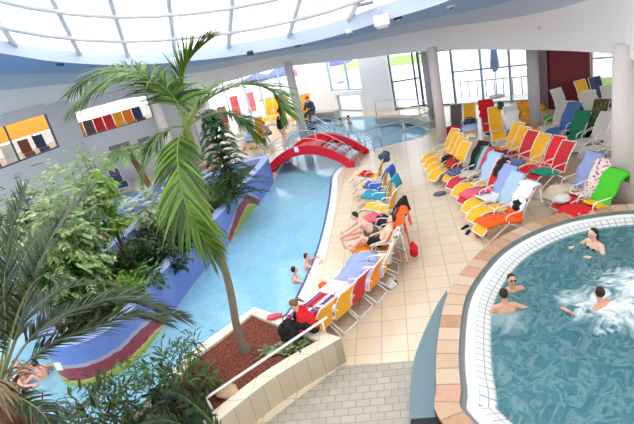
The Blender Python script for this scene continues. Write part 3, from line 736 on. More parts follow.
G1 = at(330, 139); G2 = at(350, 143); G3 = at(359, 152)
railing([at(318, 131), G1, G2], [G1], 'curved steel grab rail in the water left of far pool steps', (.8, .4))
mb = MB(); bp_ = spline([at(376, 124), at(395, 123), at(415, 124.5), at(430, 129)], 5)
rows_ = []
for i, p in enumerate(bp_):
    t_ = (bp_[min(i+1, len(bp_)-1)]-bp_[max(i-1, 0)]).normalized(); n_ = V((-t_.y, t_.x, 0))
    rows_.append([p, p+V((0, 0, .3)), p+n_*.5+V((0, 0, .3)), p+n_*.5])
mb.grid(rows_, 0, False); mb.add(rows_[0], [(0, 1, 2, 3)]); mb.add(rows_[-1], [(3, 2, 1, 0)])
mb.build('stone_bench', plain('bench_grey', (170, 167, 160), .6), label='curved grey stone bench at the back of the far pool', cat='bench')
mb = MB(); a = at(323, 119); mb.box((a.x, a.y+.3, .22), (2.4, .7, .44), rot=-.75, bev=.04)
mb.build('stone_bench', MATS['bench_grey'], label='low grey stone bench by the white pillar left of far pool', cat='bench')
# ---------------------------------------------------------------- sun loungers
# local frame: the back hinge is at the origin, feet towards -Y, the back rises towards +Y
LW = .50
def prof_seat(n=12):
    out = []
    for k in range(n+1):
        s_ = k/n; y = -1.06+1.08*s_
        z = .40+.055*math.sin(PI*min(1, max(0, (s_-.05)/.6)))-.10*max(0, s_-.6)**1.2*2 - .16*max(0, .18-s_)/.18
        out.append(V((0, y, z)))
    return out
BK = {'a': (.28, .66), 'b': (.47, .76), 'c': (.36, .86)}
def prof_back(kind, n=8):
    hx_, rz_ = BK[kind]
    out = []
    for k in range(n+1):
        s_ = k/n; out.append(V((0, .02+hx_*s_-.05*math.sin(PI*s_), .335+rz_*s_+.02*math.sin(PI*s_))))
    return out
def sling(prof, w, th=.018):
    mb = MB(); N = []
    for i, p in enumerate(prof):
        t_ = (prof[min(i+1, len(prof)-1)]-prof[max(i-1, 0)]).normalized(); N.append(V((0, -t_.z, t_.y)))
    X = [-w/2, -w*.25, 0, w*.25, w/2]
    top = [[p+V((x, 0, 0))-nn*(.02*(1-(2*x/w)**2)) for x in X] for p, nn in zip(prof, N)]
    bot = [[q-nn*th for q in r_] for r_, nn in zip(top, N)]
    mb.grid(top, 0); mb.grid([r_[::-1] for r_ in bot], 0)
    mb.grid([[t[0], b[0]] for t, b in zip(top, bot)][::-1], 0); mb.grid([[t[-1], b[-1]] for t, b in zip(top, bot)], 0)
    mb.grid([top[0], bot[0]][::-1], 0); mb.grid([top[-1], bot[-1]], 0)
    return mb
SEAT = sling(prof_seat(), LW-.03); BACK = {k: sling(prof_back(k), LW-.03) for k in BK}
fr = MB(); fb = {k: MB() for k in BK}
for sx in (-1, 1):
    x = sx*LW/2
    fr.tube([p+V((x, 0, -.005)) for p in prof_seat()], .016, 6)
    for k in BK: fb[k].tube([p+V((x, 0, -.005)) for p in prof_back(k)], .016, 6)
ps = prof_seat()
for p in (ps[0], ps[-1]): fr.tube([p+V((-LW/2, 0, -.01)), p+V((LW/2, 0, -.01))], .016, 6)
for k in BK: pb = prof_back(k); fb[k].tube([pb[-1]+V((-LW/2, 0, 0)), pb[-1]+V((LW/2, 0, 0))], .016, 6)
fr.tube([V((-LW/2, -.35, .38)), V((LW/2, -.35, .38))], .014, 6)
def hoop(y0, z0, y1):
    m = MB(); x = LW/2-.0
    m.tube([(-x, y0, z0), (-x, y1, .04), (-x+.05, y1, .017), (x-.05, y1, .017), (x, y1, .04), (x, y0, z0)], .02, 6); return m
def armrest(sx):
    m = MB(); x = sx*(LW/2+.01)
    m.tube([(x, -.42, .42), (x, -.38, .56), (x, -.28, .6), (x, .1, .60), (sx*LW/2, .15, .58)], .014, 6); return m
ME = {}
def lmesh(key, mb, m):
    k = (key, m.name)
    if k not in ME: ME[k] = mb.mesh(key, m)
    return ME[k]
legf = hoop(-.30, .38, -.86); legb = hoop(-.36, .40, .16); AR = {-1: armrest(-1), 1: armrest(1)}
YEL = plain('sling_yellow', (240, 176, 28), .6, bump=.15, bscale=120); RED = plain('sling_red', (206, 36, 44), .6, bump=.15, bscale=120); ORG = plain('sling_orange', (238, 140, 26), .6)
LIL = plain('towel_lilac', (150, 164, 214), .95, bump=.3); GRY = plain('sling_pale_grey', (206, 204, 198), .6); DBL = plain('sling_navy', (58, 66, 100), .6)
DGR = plain('sling_dark_grey', (92, 86, 84), .6); TEA = plain('towel_teal', (40, 150, 178), .95, bump=.3); BLU = plain('towel_blue', (56, 92, 180), .95, bump=.3)
BLK = plain('cloth_black', (26, 26, 32), .9, bump=.3); WHT = plain('towel_white', (232, 230, 230), .95, bump=.3); GRN = plain('towel_green', (34, 116, 84), .95, bump=.3)
LIM = plain('towel_bright_green', (76, 196, 48), .95, bump=.3); PNK = plain('towel_pink', (228, 92, 112), .95, bump=.3); TOR = plain('towel_orange', (240, 92, 28), .95, bump=.3)
TRD = plain('towel_red', (212, 30, 40), .95, bump=.3); BEI = plain('towel_beige', (214, 200, 176), .95, bump=.3); PBL = plain('towel_pale_blue', (168, 196, 226), .95, bump=.3)
BRN = plain('sling_brown', (120, 70, 48), .6); TYL = plain('towel_yellow', (246, 196, 40), .95, bump=.3); BLS = plain('sling_blue', (70, 110, 170), .6)
def spotted(name, base, cols, scale=14):
    t = NT(name); v = t.coords(); vo = t.n('ShaderNodeTexVoronoi'); vo.inputs['Scale'].default_value = scale; t.l(v, vo.inputs['Vector'])
    sp = t.n('ShaderNodeSeparateColor'); t.l(vo.outputs['Color'], sp.inputs[0])
    c = t.ramp(sp.outputs[0], [(k/len(cols), srgb(*q)) for k, q in enumerate(cols)], 'CONSTANT')
    col = t.mix(t.math('LESS_THAN', vo.outputs['Distance'], .42), srgb(*base), c)
    p = t.n('ShaderNodeBsdfPrincipled'); p.inputs['Roughness'].default_value = .95; t.l(col, p.inputs['Base Color']); MATS[name] = t.out(p.outputs[0]); return MATS[name]
def striped(name, cols, scale=4.0, axis=0):
    t = NT(name); v = t.coords(); sp = t.n('ShaderNodeSeparateXYZ'); t.l(v, sp.inputs[0])
    f = t.math('FRACT', t.math('MULTIPLY', sp.outputs[axis], scale))
    col = t.ramp(f, [(k/len(cols), srgb(*q)) for k, q in enumerate(cols)], 'CONSTANT')
    p = t.n('ShaderNodeBsdfPrincipled'); p.inputs['Roughness'].default_value = .95; t.l(col, p.inputs['Base Color']); MATS[name] = t.out(p.outputs[0]); return MATS[name]
FLO = spotted('towel_floral', (236, 222, 216), [(206, 90, 110), (120, 100, 150), (228, 200, 150), (196, 60, 80)])
LEO = spotted('towel_spotted', (222, 212, 196), [(120, 96, 84), (160, 60, 60), (90, 90, 110), (214, 180, 90)], 11)
CAM = spotted('cloth_camouflage', (78, 82, 48), [(52, 50, 36), (120, 116, 66), (36, 38, 32), (96, 90, 60)], 9)
STR1 = striped('towel_red_blue_stripes', [(190, 70, 90), (190, 70, 90), (30, 96, 80), (150, 180, 190)], 1.75)
STR2 = striped('towel_navy_white_check', [(40, 50, 90), (70, 80, 120), (40, 50, 90), (150, 160, 190)], 14, 1)
STR3 = striped('towel_pastel_stripes', [(240, 226, 232), (236, 190, 206), (238, 232, 240), (226, 210, 232)], 6, 1)
STR4 = striped('towel_multicolour', [(214, 46, 56), (240, 236, 240), (50, 80, 180), (214, 46, 56), (120, 40, 60)], 3.2, 1)
LOUNG = {}
QUEUE = []
def lounger(loc, ang, m, label, group, parts=True, z=0.0, key=None, m2=None): QUEUE.append([V((loc[0], loc[1])), ang, m, label, group, parts, z, key, m2])
def settle():
    """neighbours stand side by side without touching"""
    for it in range(120):
        for i in range(len(QUEUE)):
            for j in range(i):
                a, b = QUEUE[i], QUEUE[j]
                if abs(a[6]-b[6]) > .5: continue
                d = b[0]-a[0]; an = math.radians((a[1]+b[1])/2-90); x = V((math.cos(an), math.sin(an))); y = V((-x.y, x.x)); lx = d.dot(x); ly = d.dot(y); mn = .57 if a[5] else .51
                if abs(lx) < mn and abs(ly) < 1.35:
                    if abs(ly) > .75: k = (1.38-abs(ly))*.5*(1 if ly > 0 else -1); a[0] -= y*k*.5; b[0] += y*k*.5
                    else: k = (mn+.005-abs(lx))*.5*(1 if lx > 0 else -1); a[0] -= x*k; b[0] += x*k
def make_lounger(loc, ang, m, label, group, parts=True, z=0.0, key=None, m2=None):
    """ang: plan direction (degrees) from the feet to the head"""
    r_ = empty('sun_lounger', (loc[0], loc[1], z), math.radians(ang-90), label, 'sun lounger', group)
    link('seat', lmesh('seat', SEAT, m), r_); bk = kind_of(key); link('backrest', lmesh('backrest_'+bk, BACK[bk], m2 or m), r_)
    link('seat_frame', lmesh('seat_frame', fr, WHITE), r_)
    if parts:
        link('back_frame', lmesh('back_frame_'+bk, fb[bk], WHITE), r_)
        for sx in (-1, 1): link('armrest', lmesh('armrest%d' % sx, AR[sx], WHITE), r_)
        link('leg', lmesh('leg_front', legf, WHITE), r_); link('leg', lmesh('leg_rear', legb, WHITE), r_)
    else: link('leg', lmesh('leg_rear', legb, WHITE), r_)
    if group == GG and key not in ('G3', 'G4', 'G5', 'G11'): r_.scale = (1.3, 1.3, 1.3)
    if key: LOUNG[key] = (V((loc[0], loc[1], z)), math.radians(ang-90))
    return r_
def kind_of(key):
    if key[0] == 'A': return 'a'
    if key[0] in 'BCD' or key in ('F2', 'F3', 'F8', 'F9', 'F10', 'F11'): return 'b'
    return 'c' if key[0] in 'EFG' else 'a'
def from_top(px, py, ang, key='A'):
    hx_, rz_ = BK[kind_of(key)]; p = at(px, py, .335+rz_); a = math.radians(ang); return (p.x-(.02+hx_)*math.cos(a), p.y-(.02+hx_)*math.sin(a))

def towel(key, s0, s1, m, label, width=.6, lift=.02, hang=.0, seed=0, over=0.0, name='towel', crumple=.012, cat='towel'):
    """cloth laid along the lounger profile between s0 and s1 (0 = feet, 1 = top of back); 'over' hangs behind the back"""
    loc, rz = LOUNG[key]; pb = prof_back(kind_of(key)); pr = prof_seat()+pb[1:]; Ls = [0]; width = min(width, .54); hang = min(hang, .07)
    s0, s1 = (q*.54/.59 if q <= .59 else .54+(q-.59)*.46/.41 for q in (s0, s1))
    for i in range(1, len(pr)): Ls.append(Ls[-1]+(pr[i]-pr[i-1]).length)
    def P(s_):
        d = s_*Ls[-1]
        for i in range(1, len(pr)):
            if d <= Ls[i] or i == len(pr)-1:
                f = (d-Ls[i-1])/(Ls[i]-Ls[i-1]); return pr[i-1].lerp(pr[i], min(f, 1)), (pr[i]-pr[i-1]).normalized()
    rows_ = []; n = 16; rnd = random.Random(seed*13+5)
    path = []
    for k in range(n+1):
        p, t_ = P(s0+(s1-s0)*k/n); path.append((p, V((0, -t_.z, t_.y))))
    if over:
        for k in range(1, 6):
            q = pb[-1]+V((0, .03+.05*k/5, .03-over*k/5)) if k > 1 else pb[-1]+V((0, .02, .035)); path.append((q, V((0, 1, .1))))
    W = [-width/2-hang*.25, -width/2-.0, -width*.3, -width*.1, width*.1, width*.3, width/2, width/2+hang*.25]
    for k, (p, nn) in enumerate(path):
        row = []
        for j, x in enumerate(W):
            q = p+V((x+.03*math.sin(k*.9+seed), 0, 0))+nn*(lift+crumple*(.6+noise.noise(V((x*7+seed*3.1, k*.8, seed)))*1.6))
            if j in (0, 7): q.z -= hang
            row.append(q)
        rows_.append(row)
    mb = MB(); mb.grid(rows_); bm = None
    o = mb.build(name, m, label=label, cat=cat); o.location = loc; o.rotation_euler.z = rz
    so = o.modifiers.new('thick', 'SOLIDIFY'); so.thickness = .012; so.offset = 1
    return o
def clump(name, loc, size, m, label, cat, seed=0, rz=0.0, group=None, handles=False):
    """soft crumpled bag or heap of cloth"""
    bm = bmesh.new(); bmesh.ops.create_icosphere(bm, subdivisions=3, radius=1)
    for v_ in bm.verts:
        n_ = noise.noise(v_.co*1.7+V((seed*7.3, 0, 0)))*.35+noise.noise(v_.co*4+V((0, seed*3.1, 0)))*.18
        v_.co *= 1+n_; v_.co.z = max(v_.co.z, -.75)
    bm.verts.index_update()
    mb = MB(); mb.add([(v_.co.x*size[0], v_.co.y*size[1], (v_.co.z+.75)*size[2]) for v_ in bm.verts], [[q.index for q in f.verts] for f in bm.faces], 0, True); bm.free()
    o = mb.build(name, m, label=label, cat=cat, group=group); o.location = loc; o.rotation_euler.z = rz
    if handles:
        for sy in (-1, 1):
            h = MB(); h.tube([(-size[0]*.5, sy*size[1]*.3, size[2]*1.35), (-size[0]*.3, sy*size[1]*.35, size[2]*2.1), (size[0]*.3, sy*size[1]*.35, size[2]*2.1), (size[0]*.5, sy*size[1]*.3, size[2]*1.35)], .012, 5); h.build('handle', m, o)
    return o
def on_lounger(key, y, z=.43, x=0.0):
    loc, rz = LOUNG[key]; c, s_ = math.cos(rz), math.sin(rz); return V((loc.x+c*x-s_*y, loc.y+s_*x+c*y, loc.z+z))
# ---- row along the channel
GA = 'loungers in the row along the channel'
A = [('A1', (328, 303), -46, YEL, 'yellow sun lounger nearest the planter, behind the person in red'),
     ('A2', (349, 287), -46, YEL, 'yellow sun lounger second from the planter, left of the red one'),
     ('A3', (367, 270), -44, RED, 'red sun lounger third from the planter with pale pink towel on its seat'),
     ('A4', (382, 255), -38, ORG, 'orange sun lounger fourth from planter, lilac towel on its seat'),
     ('A5', (389, 242), -22, YEL, 'yellow sun lounger fifth from planter, between orange one and spotted towel'),
     ('A6', (396, 236), -12, BEI, 'pale sun lounger sixth from planter, beneath the spotted towel'),
     ('A7', (401, 225), -10, ORG, 'orange sun lounger under the person lying with bent knees'),
     ('A8', (404, 213), -12, ORG, 'sun lounger under the bare chested man leaning forward'),
     ('A9', (401, 201), -34, RED, 'red sun lounger under the black cloth beyond the leaning man'),
     ('A10', (397, 189), -36, YEL, 'yellow sun lounger between black cloth and the teal towel'),
     ('A11', (394, 177), -30, YEL, 'yellow sun lounger under the teal towel'),
     ('A12', (389, 168), -30, YEL, 'yellow sun lounger under the blue towel near the bridge'),
     ('A13', (384, 158), -28, YEL, 'yellow sun lounger farthest along the row, nearest the red bridge')]
for k, px, an, m, lb in A: lounger(from_top(px[0], px[1], an, k), an, m, lb, GA, key=k)
# ---- two groups in the middle of the deck
GB = 'loungers in the front block of the middle deck'
B = [('B1', (458, 129), 18, YEL, 'yellow sun lounger farthest in the cluster of four by the front column'),
     ('B2', (461, 133), 18, YEL, 'yellow sun lounger second farthest of four by the front column'),
     ('B3', (464, 137), 18, YEL, 'yellow sun lounger third of four by front column, dark bag on it'),
     ('B4', (467, 142), 18, YEL, 'yellow sun lounger nearest of the four by front column, red bag on it'),
     ('B5', (480, 142), 17, YEL, 'yellow sun lounger under the black cloth with yellow edge'),
     ('B6', (488, 148), 17, RED, 'red sun lounger under the towel with red and green stripes'),
     ('B7', (496, 154), 16, YEL, 'yellow sun lounger under a pale blue towel in front block'),
     ('B8', (504, 160), 15, RED, 'red sun lounger between pale blue and lilac towels in front block'),
     ('B9', (511, 167), 14, YEL, 'yellow sun lounger under the lilac towel beside red one'),
     ('B10', (518, 174), 13, YEL, 'yellow sun lounger under the pale blue and white towels'),
     ('B11', (530, 184), 10, YEL, 'yellow sun lounger nearest the whirlpool, under the orange towel')]
for k, px, an, m, lb in B: lounger(from_top(px[0], px[1], an, k), an, m, lb, GB, key=k)
GC = 'loungers in the second block of the middle deck'
Cc = [('C1', (524, 123), 18, YEL, 'yellow sun lounger farthest in second block, left of the dark column'),
      ('C2', (529, 127), 18, YEL, 'yellow sun lounger second farthest in second block'),
      ('C3', (537, 131), 17, RED, 'dull red sun lounger between two yellow ones in second block'),
      ('C4', (543, 133), 17, YEL, 'yellow sun lounger directly left of the bright red pair'),
      ('C5', (555, 135), 16, plain('sling_bright_red', (228, 20, 28), .5), 'bright red sun lounger, left one of the red pair'),
      ('C6', (565, 140), 15, RED, 'red sun lounger nearest in second block with green towel on its seat')]
for k, px, an, m, lb in Cc: lounger(from_top(px[0], px[1], an, k), an, m, lb, GC, key=k)
GD = 'loungers beside the right hand column'
Dd = [('D1', (596, 154), 14, GRY, 'pale sun lounger under the lilac towel, near right column'),
      ('D2', (607, 161), 12, RED, 'red sun lounger under the floral towel, near right column'),
      ('D3', (617, 171), 9, RED, 'red sun lounger under bright green towel beside right column')]
for k, px, an, m, lb in Dd: lounger(from_top(px[0], px[1], an, k), an, m, lb, GD, key=k)
GE = 'loungers standing in front of the back windows'
Ee = [('E1', (456, 104), 62, DGR, 'dark grey sun lounger by the windows right of the front column'),
      ('E2', (469, 103), 66, YEL, 'yellow sun lounger by back windows between dark and red ones'),
      ('E3', (486, 102), 70, RED, 'red sun lounger by the back windows draped with a red towel'),
      ('E4', (497, 105), 72, YEL, 'yellow sun lounger by windows just right of the red towel'),
      ('E5', (509, 106), 75, GRY, 'pale sun lounger with white towel heap near back windows'),
      ('E6', (521, 103), 78, ORG, 'orange sun lounger by the windows left of dark column')]
for k, px, an, m, lb in Ee: lounger(from_top(px[0], px[1], an, k), an, m, lb, GE, key=k)
GF = 'loungers in front of the dark red wall'
Ff = [('F1', (558, 90), 100, GRY, 'pale grey upright sun lounger against the dark red wall, leftmost'),
      ('F2', (567, 101), 28, GRY, 'white sun lounger leaning right beside the blue towel'),
      ('F3', (573, 104), 26, BLS, 'blue draped sun lounger in front of dark red wall'),
      ('F4', (580, 80), 95, YEL, 'yellow sun lounger upright at right edge of dark red wall'),
      ('F5', (584, 90), 62, GRY, 'pale grey sun lounger behind the green towel'),
      ('F6', (593, 77), 85, DBL, 'navy sun lounger upright before the right window'),
      ('F7', (607, 85), 78, GRY, 'pale grey sun lounger right of the navy one at window'),
      ('F8', (584, 112), 28, GRY, 'pale sun lounger under the dark green towel'),
      ('F9', (604, 100), 26, DGR, 'sun lounger under camouflage cloth before right window'),
      ('F10', (608, 112), 20, GRY, 'white sun lounger left of the right column, front of its pair'),
      ('F11', (622, 118), 16, GRY, 'white sun lounger partly hidden behind the right column')]
for k, px, an, m, lb in Ff: lounger(from_top(px[0], px[1], an, k), an, m, lb, GF, key=k)
GG = 'loungers on the far bank left of the bridge'
Gg = [('G1', (234, 101), 95, RED, 'red sun lounger on the far bank, left of two red ones'),
      ('G2', (250, 97), 92, RED, 'red sun lounger on far bank, right of two red ones'),
      ('G3', (240, 117), 85, GRY, 'white sun lounger on the far bank below the red ones'),
      ('G4', (248, 119), 85, PBL, 'pale blue sun lounger on the far bank below the red ones'),
      ('G5', (258, 117), 80, YEL, 'yellow sun lounger on the far bank beside pale blue one'),
      ('G6', (270, 103), 78, YEL, 'yellow sun lounger at far left window, first of the yellow row'),
      ('G7', (277, 102), 78, YEL, 'yellow sun lounger at far left window, second of yellow row'),
      ('G8', (284, 102), 78, YEL, 'yellow sun lounger just left of the grey column'),
      ('G9', (298, 101), 78, YEL, 'yellow sun lounger just right of the grey column'),
      ('G10', (305, 100), 76, YEL, 'yellow sun lounger at window beside the red capped person'),
      ('G11', (262, 126), 30, ORG, 'orange sun lounger near the standing woman on the far bank'),
      ('G12', (222, 112), 95, BRN, 'brown sun lounger on the far bank behind the dark conifer')]
for k, px, an, m, lb in Gg: lounger(from_top(px[0], px[1], an, k), an, m, lb, GG, key=k)
# ---- upper gallery
GH = 'loungers behind the gallery windows'
def gal(k, x, y, an, m, lb): lounger((x, y), an, m, lb, GH, False, 2.46, k)
gsp = [(-15.6, 19.2, BRN, 'brown'), (-15.0, 20.1, RED, 'red'), (-14.5, 20.9, DGR, 'dark grey'), (-14.0, 21.8, BRN, 'brown'), (-13.5, 22.6, DGR, 'dark grey'), (-13.1, 23.4, GRY, 'pale'), (-12.7, 24.2, BRN, 'brown'), (-12.3, 24.9, DBL, 'navy')]
nth = ['first', 'second', 'third', 'fourth', 'fifth', 'sixth', 'seventh', 'eighth', 'ninth']
for k, (x, y, m, c) in enumerate(gsp): gal('H%d' % k, x-.35, y+.3, 122, m, '%s sun lounger in left gallery window, %s from the left' % (c, nth[k]))
gsp2 = [(ORG, 'orange'), (DGR, 'dark grey'), (RED, 'red'), (RED, 'red'), (YEL, 'yellow'), (ORG, 'orange'), (DBL, 'navy')]
for k, (m, c) in enumerate(gsp2):
    q = G[3].lerp(G[4], .05+k*.137)+V((-.75, 1.45, 0)); gal('J%d' % k, q.x, q.y, 112, m, '%s sun lounger in right gallery window, %s from the left' % (c, nth[k]))
GK = [(-10.0, 23.75, DBL, 'navy sun lounger below gallery windows, left of the pair'), (-9.3, 24.2, DBL, 'navy sun lounger below gallery windows, right of the pair')]
for k, (x, y, m, lb) in enumerate(GK): lounger((x, y), 120, m, lb, 'navy loungers at the foot of gallery wall', key='K%d' % k, z=.12)
settle()
for q_ in QUEUE: make_lounger(*q_)
# ---------------------------------------------------------------- towels and bags
towel('A1', .05, .55, STR4, 'red white and blue towel on the yellow lounger nearest planter', seed=1)
towel('A2', .0, .6, STR4, 'multicolour red and blue towel on the second lounger from planter', seed=2)
towel('A3', .0, .66, STR3, 'pale pink striped towel on the seat of the red lounger', .66, hang=.06, seed=3)
towel('A4', .0, .66, LIL, 'lilac towel on the seat of the orange lounger', .44, hang=.03, seed=4)
towel('A5', .0, .66, LIL, 'lilac towel on seat of the yellow lounger beside spotted towel', .44, hang=.03, seed=5)
towel('A6', .0, .5, LIL, 'lilac towel below the feet of the person lying down', .44, hang=.03, seed=6)
towel('A6', .7, 1.0, LEO, 'spotted beige towel hung over the back of a lounger', .62, over=.75, seed=7)
towel('A7', .72, 1.0, TOR, 'orange towel hung over lounger back behind the lying person', .66, over=.6, seed=8, crumple=.03)
towel('A8', .68, 1.0, TOR, 'bunched orange towel over lounger back behind leaning man', .66, over=.35, seed=9, crumple=.05)
towel('A9', .35, 1.0, BLK, 'black cloth draped over lounger beyond the leaning man', .7, over=.4, hang=.1, seed=10, crumple=.03)
towel('A9', .15, .42, PNK, 'pink towel on the lounger behind the leaning man', .6, seed=11, lift=.03)
towel('A11', .2, 1.0, TEA, 'teal towel draped over a yellow lounger near the bridge', .66, over=.35, hang=.05, seed=12, crumple=.02)
towel('A12', .3, 1.0, BLU, 'blue towel draped over a yellow lounger near the bridge', .64, over=.3, hang=.04, seed=13, crumple=.02)
clump('cushion', on_lounger('A13', .33, .86), (.2, .16, .2), DBL, 'navy cushion on top of lounger back nearest the bridge', 'cushion', 3)
towel('A13', .28, .5, TRD, 'red towel on the lounger nearest the bridge', .5, seed=14, crumple=.04, lift=.03)
clump('bag', at(392, 287), (.14, .1, .1), spotted('bag_black_white', (230, 230, 226), [(30, 30, 36), (230, 230, 226), (30, 30, 36), (120, 120, 120)], 5), 'black and white bag on floor behind the orange lounger', 'bag', 5, handles=True)
clump('bag', on_lounger('A7', .5, .12, .25), (.1, .1, .22), TRD, 'red bag hanging low behind the orange towel', 'bag', 6)
p = at(357, 248); clump('swim_ring', on_lounger('A5', -1.5, .0, .1), (.12, .12, .08), TOR, 'small orange cloth bundle on deck at foot of lilac lounger', 'cloth bundle', 7)
p = at(344, 247)
# middle deck
clump('bag', on_lounger('B3', -.28, .40), (.2, .2, .15), BLK, 'black bag on the seat of yellow lounger by front column', 'bag', 11, handles=True)
clump('bag', on_lounger('B4', -.15, .40), (.24, .2, .17), plain('bag_rust_red', (176, 46, 30), .8), 'rust red bag on nearest of the four yellow loungers', 'bag', 12, handles=True)
towel('B5', .42, 1.0, BLK, 'black cloth with one yellow lounger edge showing, front block', .5, over=.2, seed=20)
towel('B5', .12, .5, STR2, 'navy checked towel on the seat below black cloth', .6, seed=21, lift=.03, crumple=.03)
towel('B6', .62, 1.0, STR1, 'red and green striped towel on lounger back in front block', .58, over=.2, seed=22)
clump('clothes_heap', on_lounger('B6', -.3, .38), (.3, .26, .12), spotted('heap_mixed', (196, 184, 164), [(60, 50, 50), (170, 160, 150), (110, 80, 70), (230, 226, 220)], 6), 'heap of beige and dark clothes on lounger in front block', 'clothes', 13)
towel('B7', .6, 1.0, PBL, 'pale blue towel on lounger back right of green stripes', .58, over=.2, seed=23)
towel('B8', .1, .55, PNK, 'coral red towel on the lounger seat in front block', .52, seed=24)
towel('B8', .78, 1.0, BLK, 'black cloth over top corner of red lounger in front block', .25, over=.25, seed=25, lift=.04)
towel('B9', .62, 1.0, LIL, 'lilac towel on lounger back in front block', .58, over=.25, seed=26)
towel('B10', .62, 1.0, PBL, 'pale blue towel on lounger back near the orange towel', .58, over=.5, seed=27)
towel('B9', .3, .66, WHT, 'white towel on the seat beside the orange towel', .64, seed=28, lift=.035, hang=.05)
towel('B11', .12, .7, TOR, 'bright orange towel on lounger nearest the whirlpool', .62, seed=29, hang=.12, crumple=.04)
towel('B11', .7, 1.0, WHT, 'crumpled white towel over lounger back nearest whirlpool', .62, seed=30, over=.5, crumple=.06)
clump('bag', on_lounger('B11', .12, .5), (.13, .16, .16), BLK, 'black bag between orange and white towels near whirlpool', 'bag', 14)
p = at(440, 195); clump('bag', (p.x, p.y, 0), (.2, .1, .07), plain('bag_grey_blue', (96, 110, 130), .8), 'flat grey bag on deck left of the front block', 'bag', 15)
for k, (x, y, c, lb) in enumerate(((465, 228, BLK, 'black sandal on the deck, left of orange sandals'), (468, 233, BLK, 'black sandal on deck closest to the orange sandals'), (477, 236, TOR, 'orange sandal on the deck, left one of its pair'), (483, 234, TOR, 'orange sandal on the deck, right one of its pair'))):
    p = at(x, y); mb = MB(); mb.tube([(-.13, 0, .015), (-.06, 0, .015), (.06, .0, .015), (.13, 0, .015)], [.035, .045, .055, .04], 8)
    o = mb.build('sandal', c, label=lb, cat='sandal', group='sandals on the deck'); o.location = (p.x, p.y, .02); o.rotation_euler.z = .5+k*.4; o.scale.z = .5
    m2 = MB(); m2.tube([(.02, -.05, .02), (.05, 0, .1), (.02, .05, .02)], .014, 5); m2.build('strap', c, o)
# second block
towel('C1', .0, .35, spotted('towel_orange_print', (224, 110, 50), [(240, 190, 90), (180, 60, 40), (224, 110, 50), (90, 60, 60)], 8), 'orange patterned towel on farthest seat of second block', .6, seed=31)
towel('C2', .25, .55, plain('towel_dark_red', (150, 24, 30), .95), 'dark red towel on seat of second block', .6, seed=32, crumple=.04)
clump('bag', on_lounger('C4', -.75, .38), (.26, .22, .14), plain('bag_blue_grey', (110, 124, 170), .8), 'blue grey bag on the seat of a second block lounger', 'bag', 16)
towel('C6', .18, .5, plain('towel_sea_green', (44, 150, 120), .95, bump=.3), 'sea green towel across seat of nearest red lounger', .7, seed=33, hang=.14, crumple=.04)
# right column group
towel('D1', .0, .42, BEI, 'beige cream towel at the foot of pale lounger', .64, seed=34, hang=.16, crumple=.04)
towel('D1', .55, 1.0, LIL, 'lilac towel on lounger back near right column', .6, seed=35, over=.3)
towel('D2', .35, 1.0, FLO, 'pink floral towel on lounger near right column', .6, seed=36, over=.3)
towel('D3', .52, 1.0, LIM, 'bright green towel on lounger beside right column', .62, seed=37, over=.3, hang=.1)
towel('D3', .08, .45, TRD, 'red towel over the seat beside right column', .64, seed=38, hang=.1)
towel('D3', .46, .6, TYL, 'yellow towel on seat below bright green towel', .6, seed=39, lift=.04, crumple=.04)
clump('bag', on_lounger('D2', -.9, .42), (.22, .17, .1), plain('bag_white', (226, 224, 220), .7), 'small white bag on red seat near right column', 'bag', 17)
p = at(611, 199); clump('clothes_heap', (p.x, p.y, 0.0), (.34, .2, .14), BLK, 'black and yellow clothes on floor at base of right column', 'clothes', 18)
# back windows
towel('E3', .72, 1.0, TRD, 'bright red towel bunched over the lounger top at windows', .74, seed=40, over=.35, hang=.1, crumple=.04)
towel('E1', .0, .4, TRD, 'red towel on the seat of dark grey lounger', .62, seed=41, hang=.1)
towel('E2', .05, .5, PBL, 'pale blue towel on yellow lounger at the back windows', .68, seed=42, hang=.18, crumple=.04)
clump('bag', on_lounger('E2', -.2, .42), (.32, .18, .14), DBL, 'navy bag between yellow and red loungers at windows', 'bag', 19, handles=True)
clump('bag', on_lounger('E4', .38, 1.05, .25), (.12, .12, .2), plain('bag_dark_green', (40, 80, 60), .7), 'dark green bag on top of yellow lounger at windows', 'bag', 20)
towel('E5', .3, .9, WHT, 'white towel heap on pale lounger near back windows', .66, seed=43, hang=.15, crumple=.06)
towel('E6', .6, 1.0, spotted('towel_amber', (222, 150, 40), [(196, 110, 30), (240, 180, 60), (222, 150, 40), (180, 90, 30)], 8), 'amber towel over lounger left of dark column', .64, seed=44, over=.3, crumple=.03)
for k, (x, y, c, lb) in enumerate(((503, 128, BEI, 'beige towel heap on the floor left of dark column'), (497, 134, BLK, 'black towel heap on floor in front of beige heap'), (512, 132, PBL, 'pale blue towel heap on floor near the dark column'), (506, 122, PNK, 'pink towel heap on the floor near back windows'), (517, 126, plain('towel_grey', (150, 146, 150), .95), 'grey towel heap on floor beside the dark column'))):
    p = at(x, y); clump('towel', (p.x, p.y, 0), (.5, .36, .13), c, lb, 'towel', 21+k, k*.6)
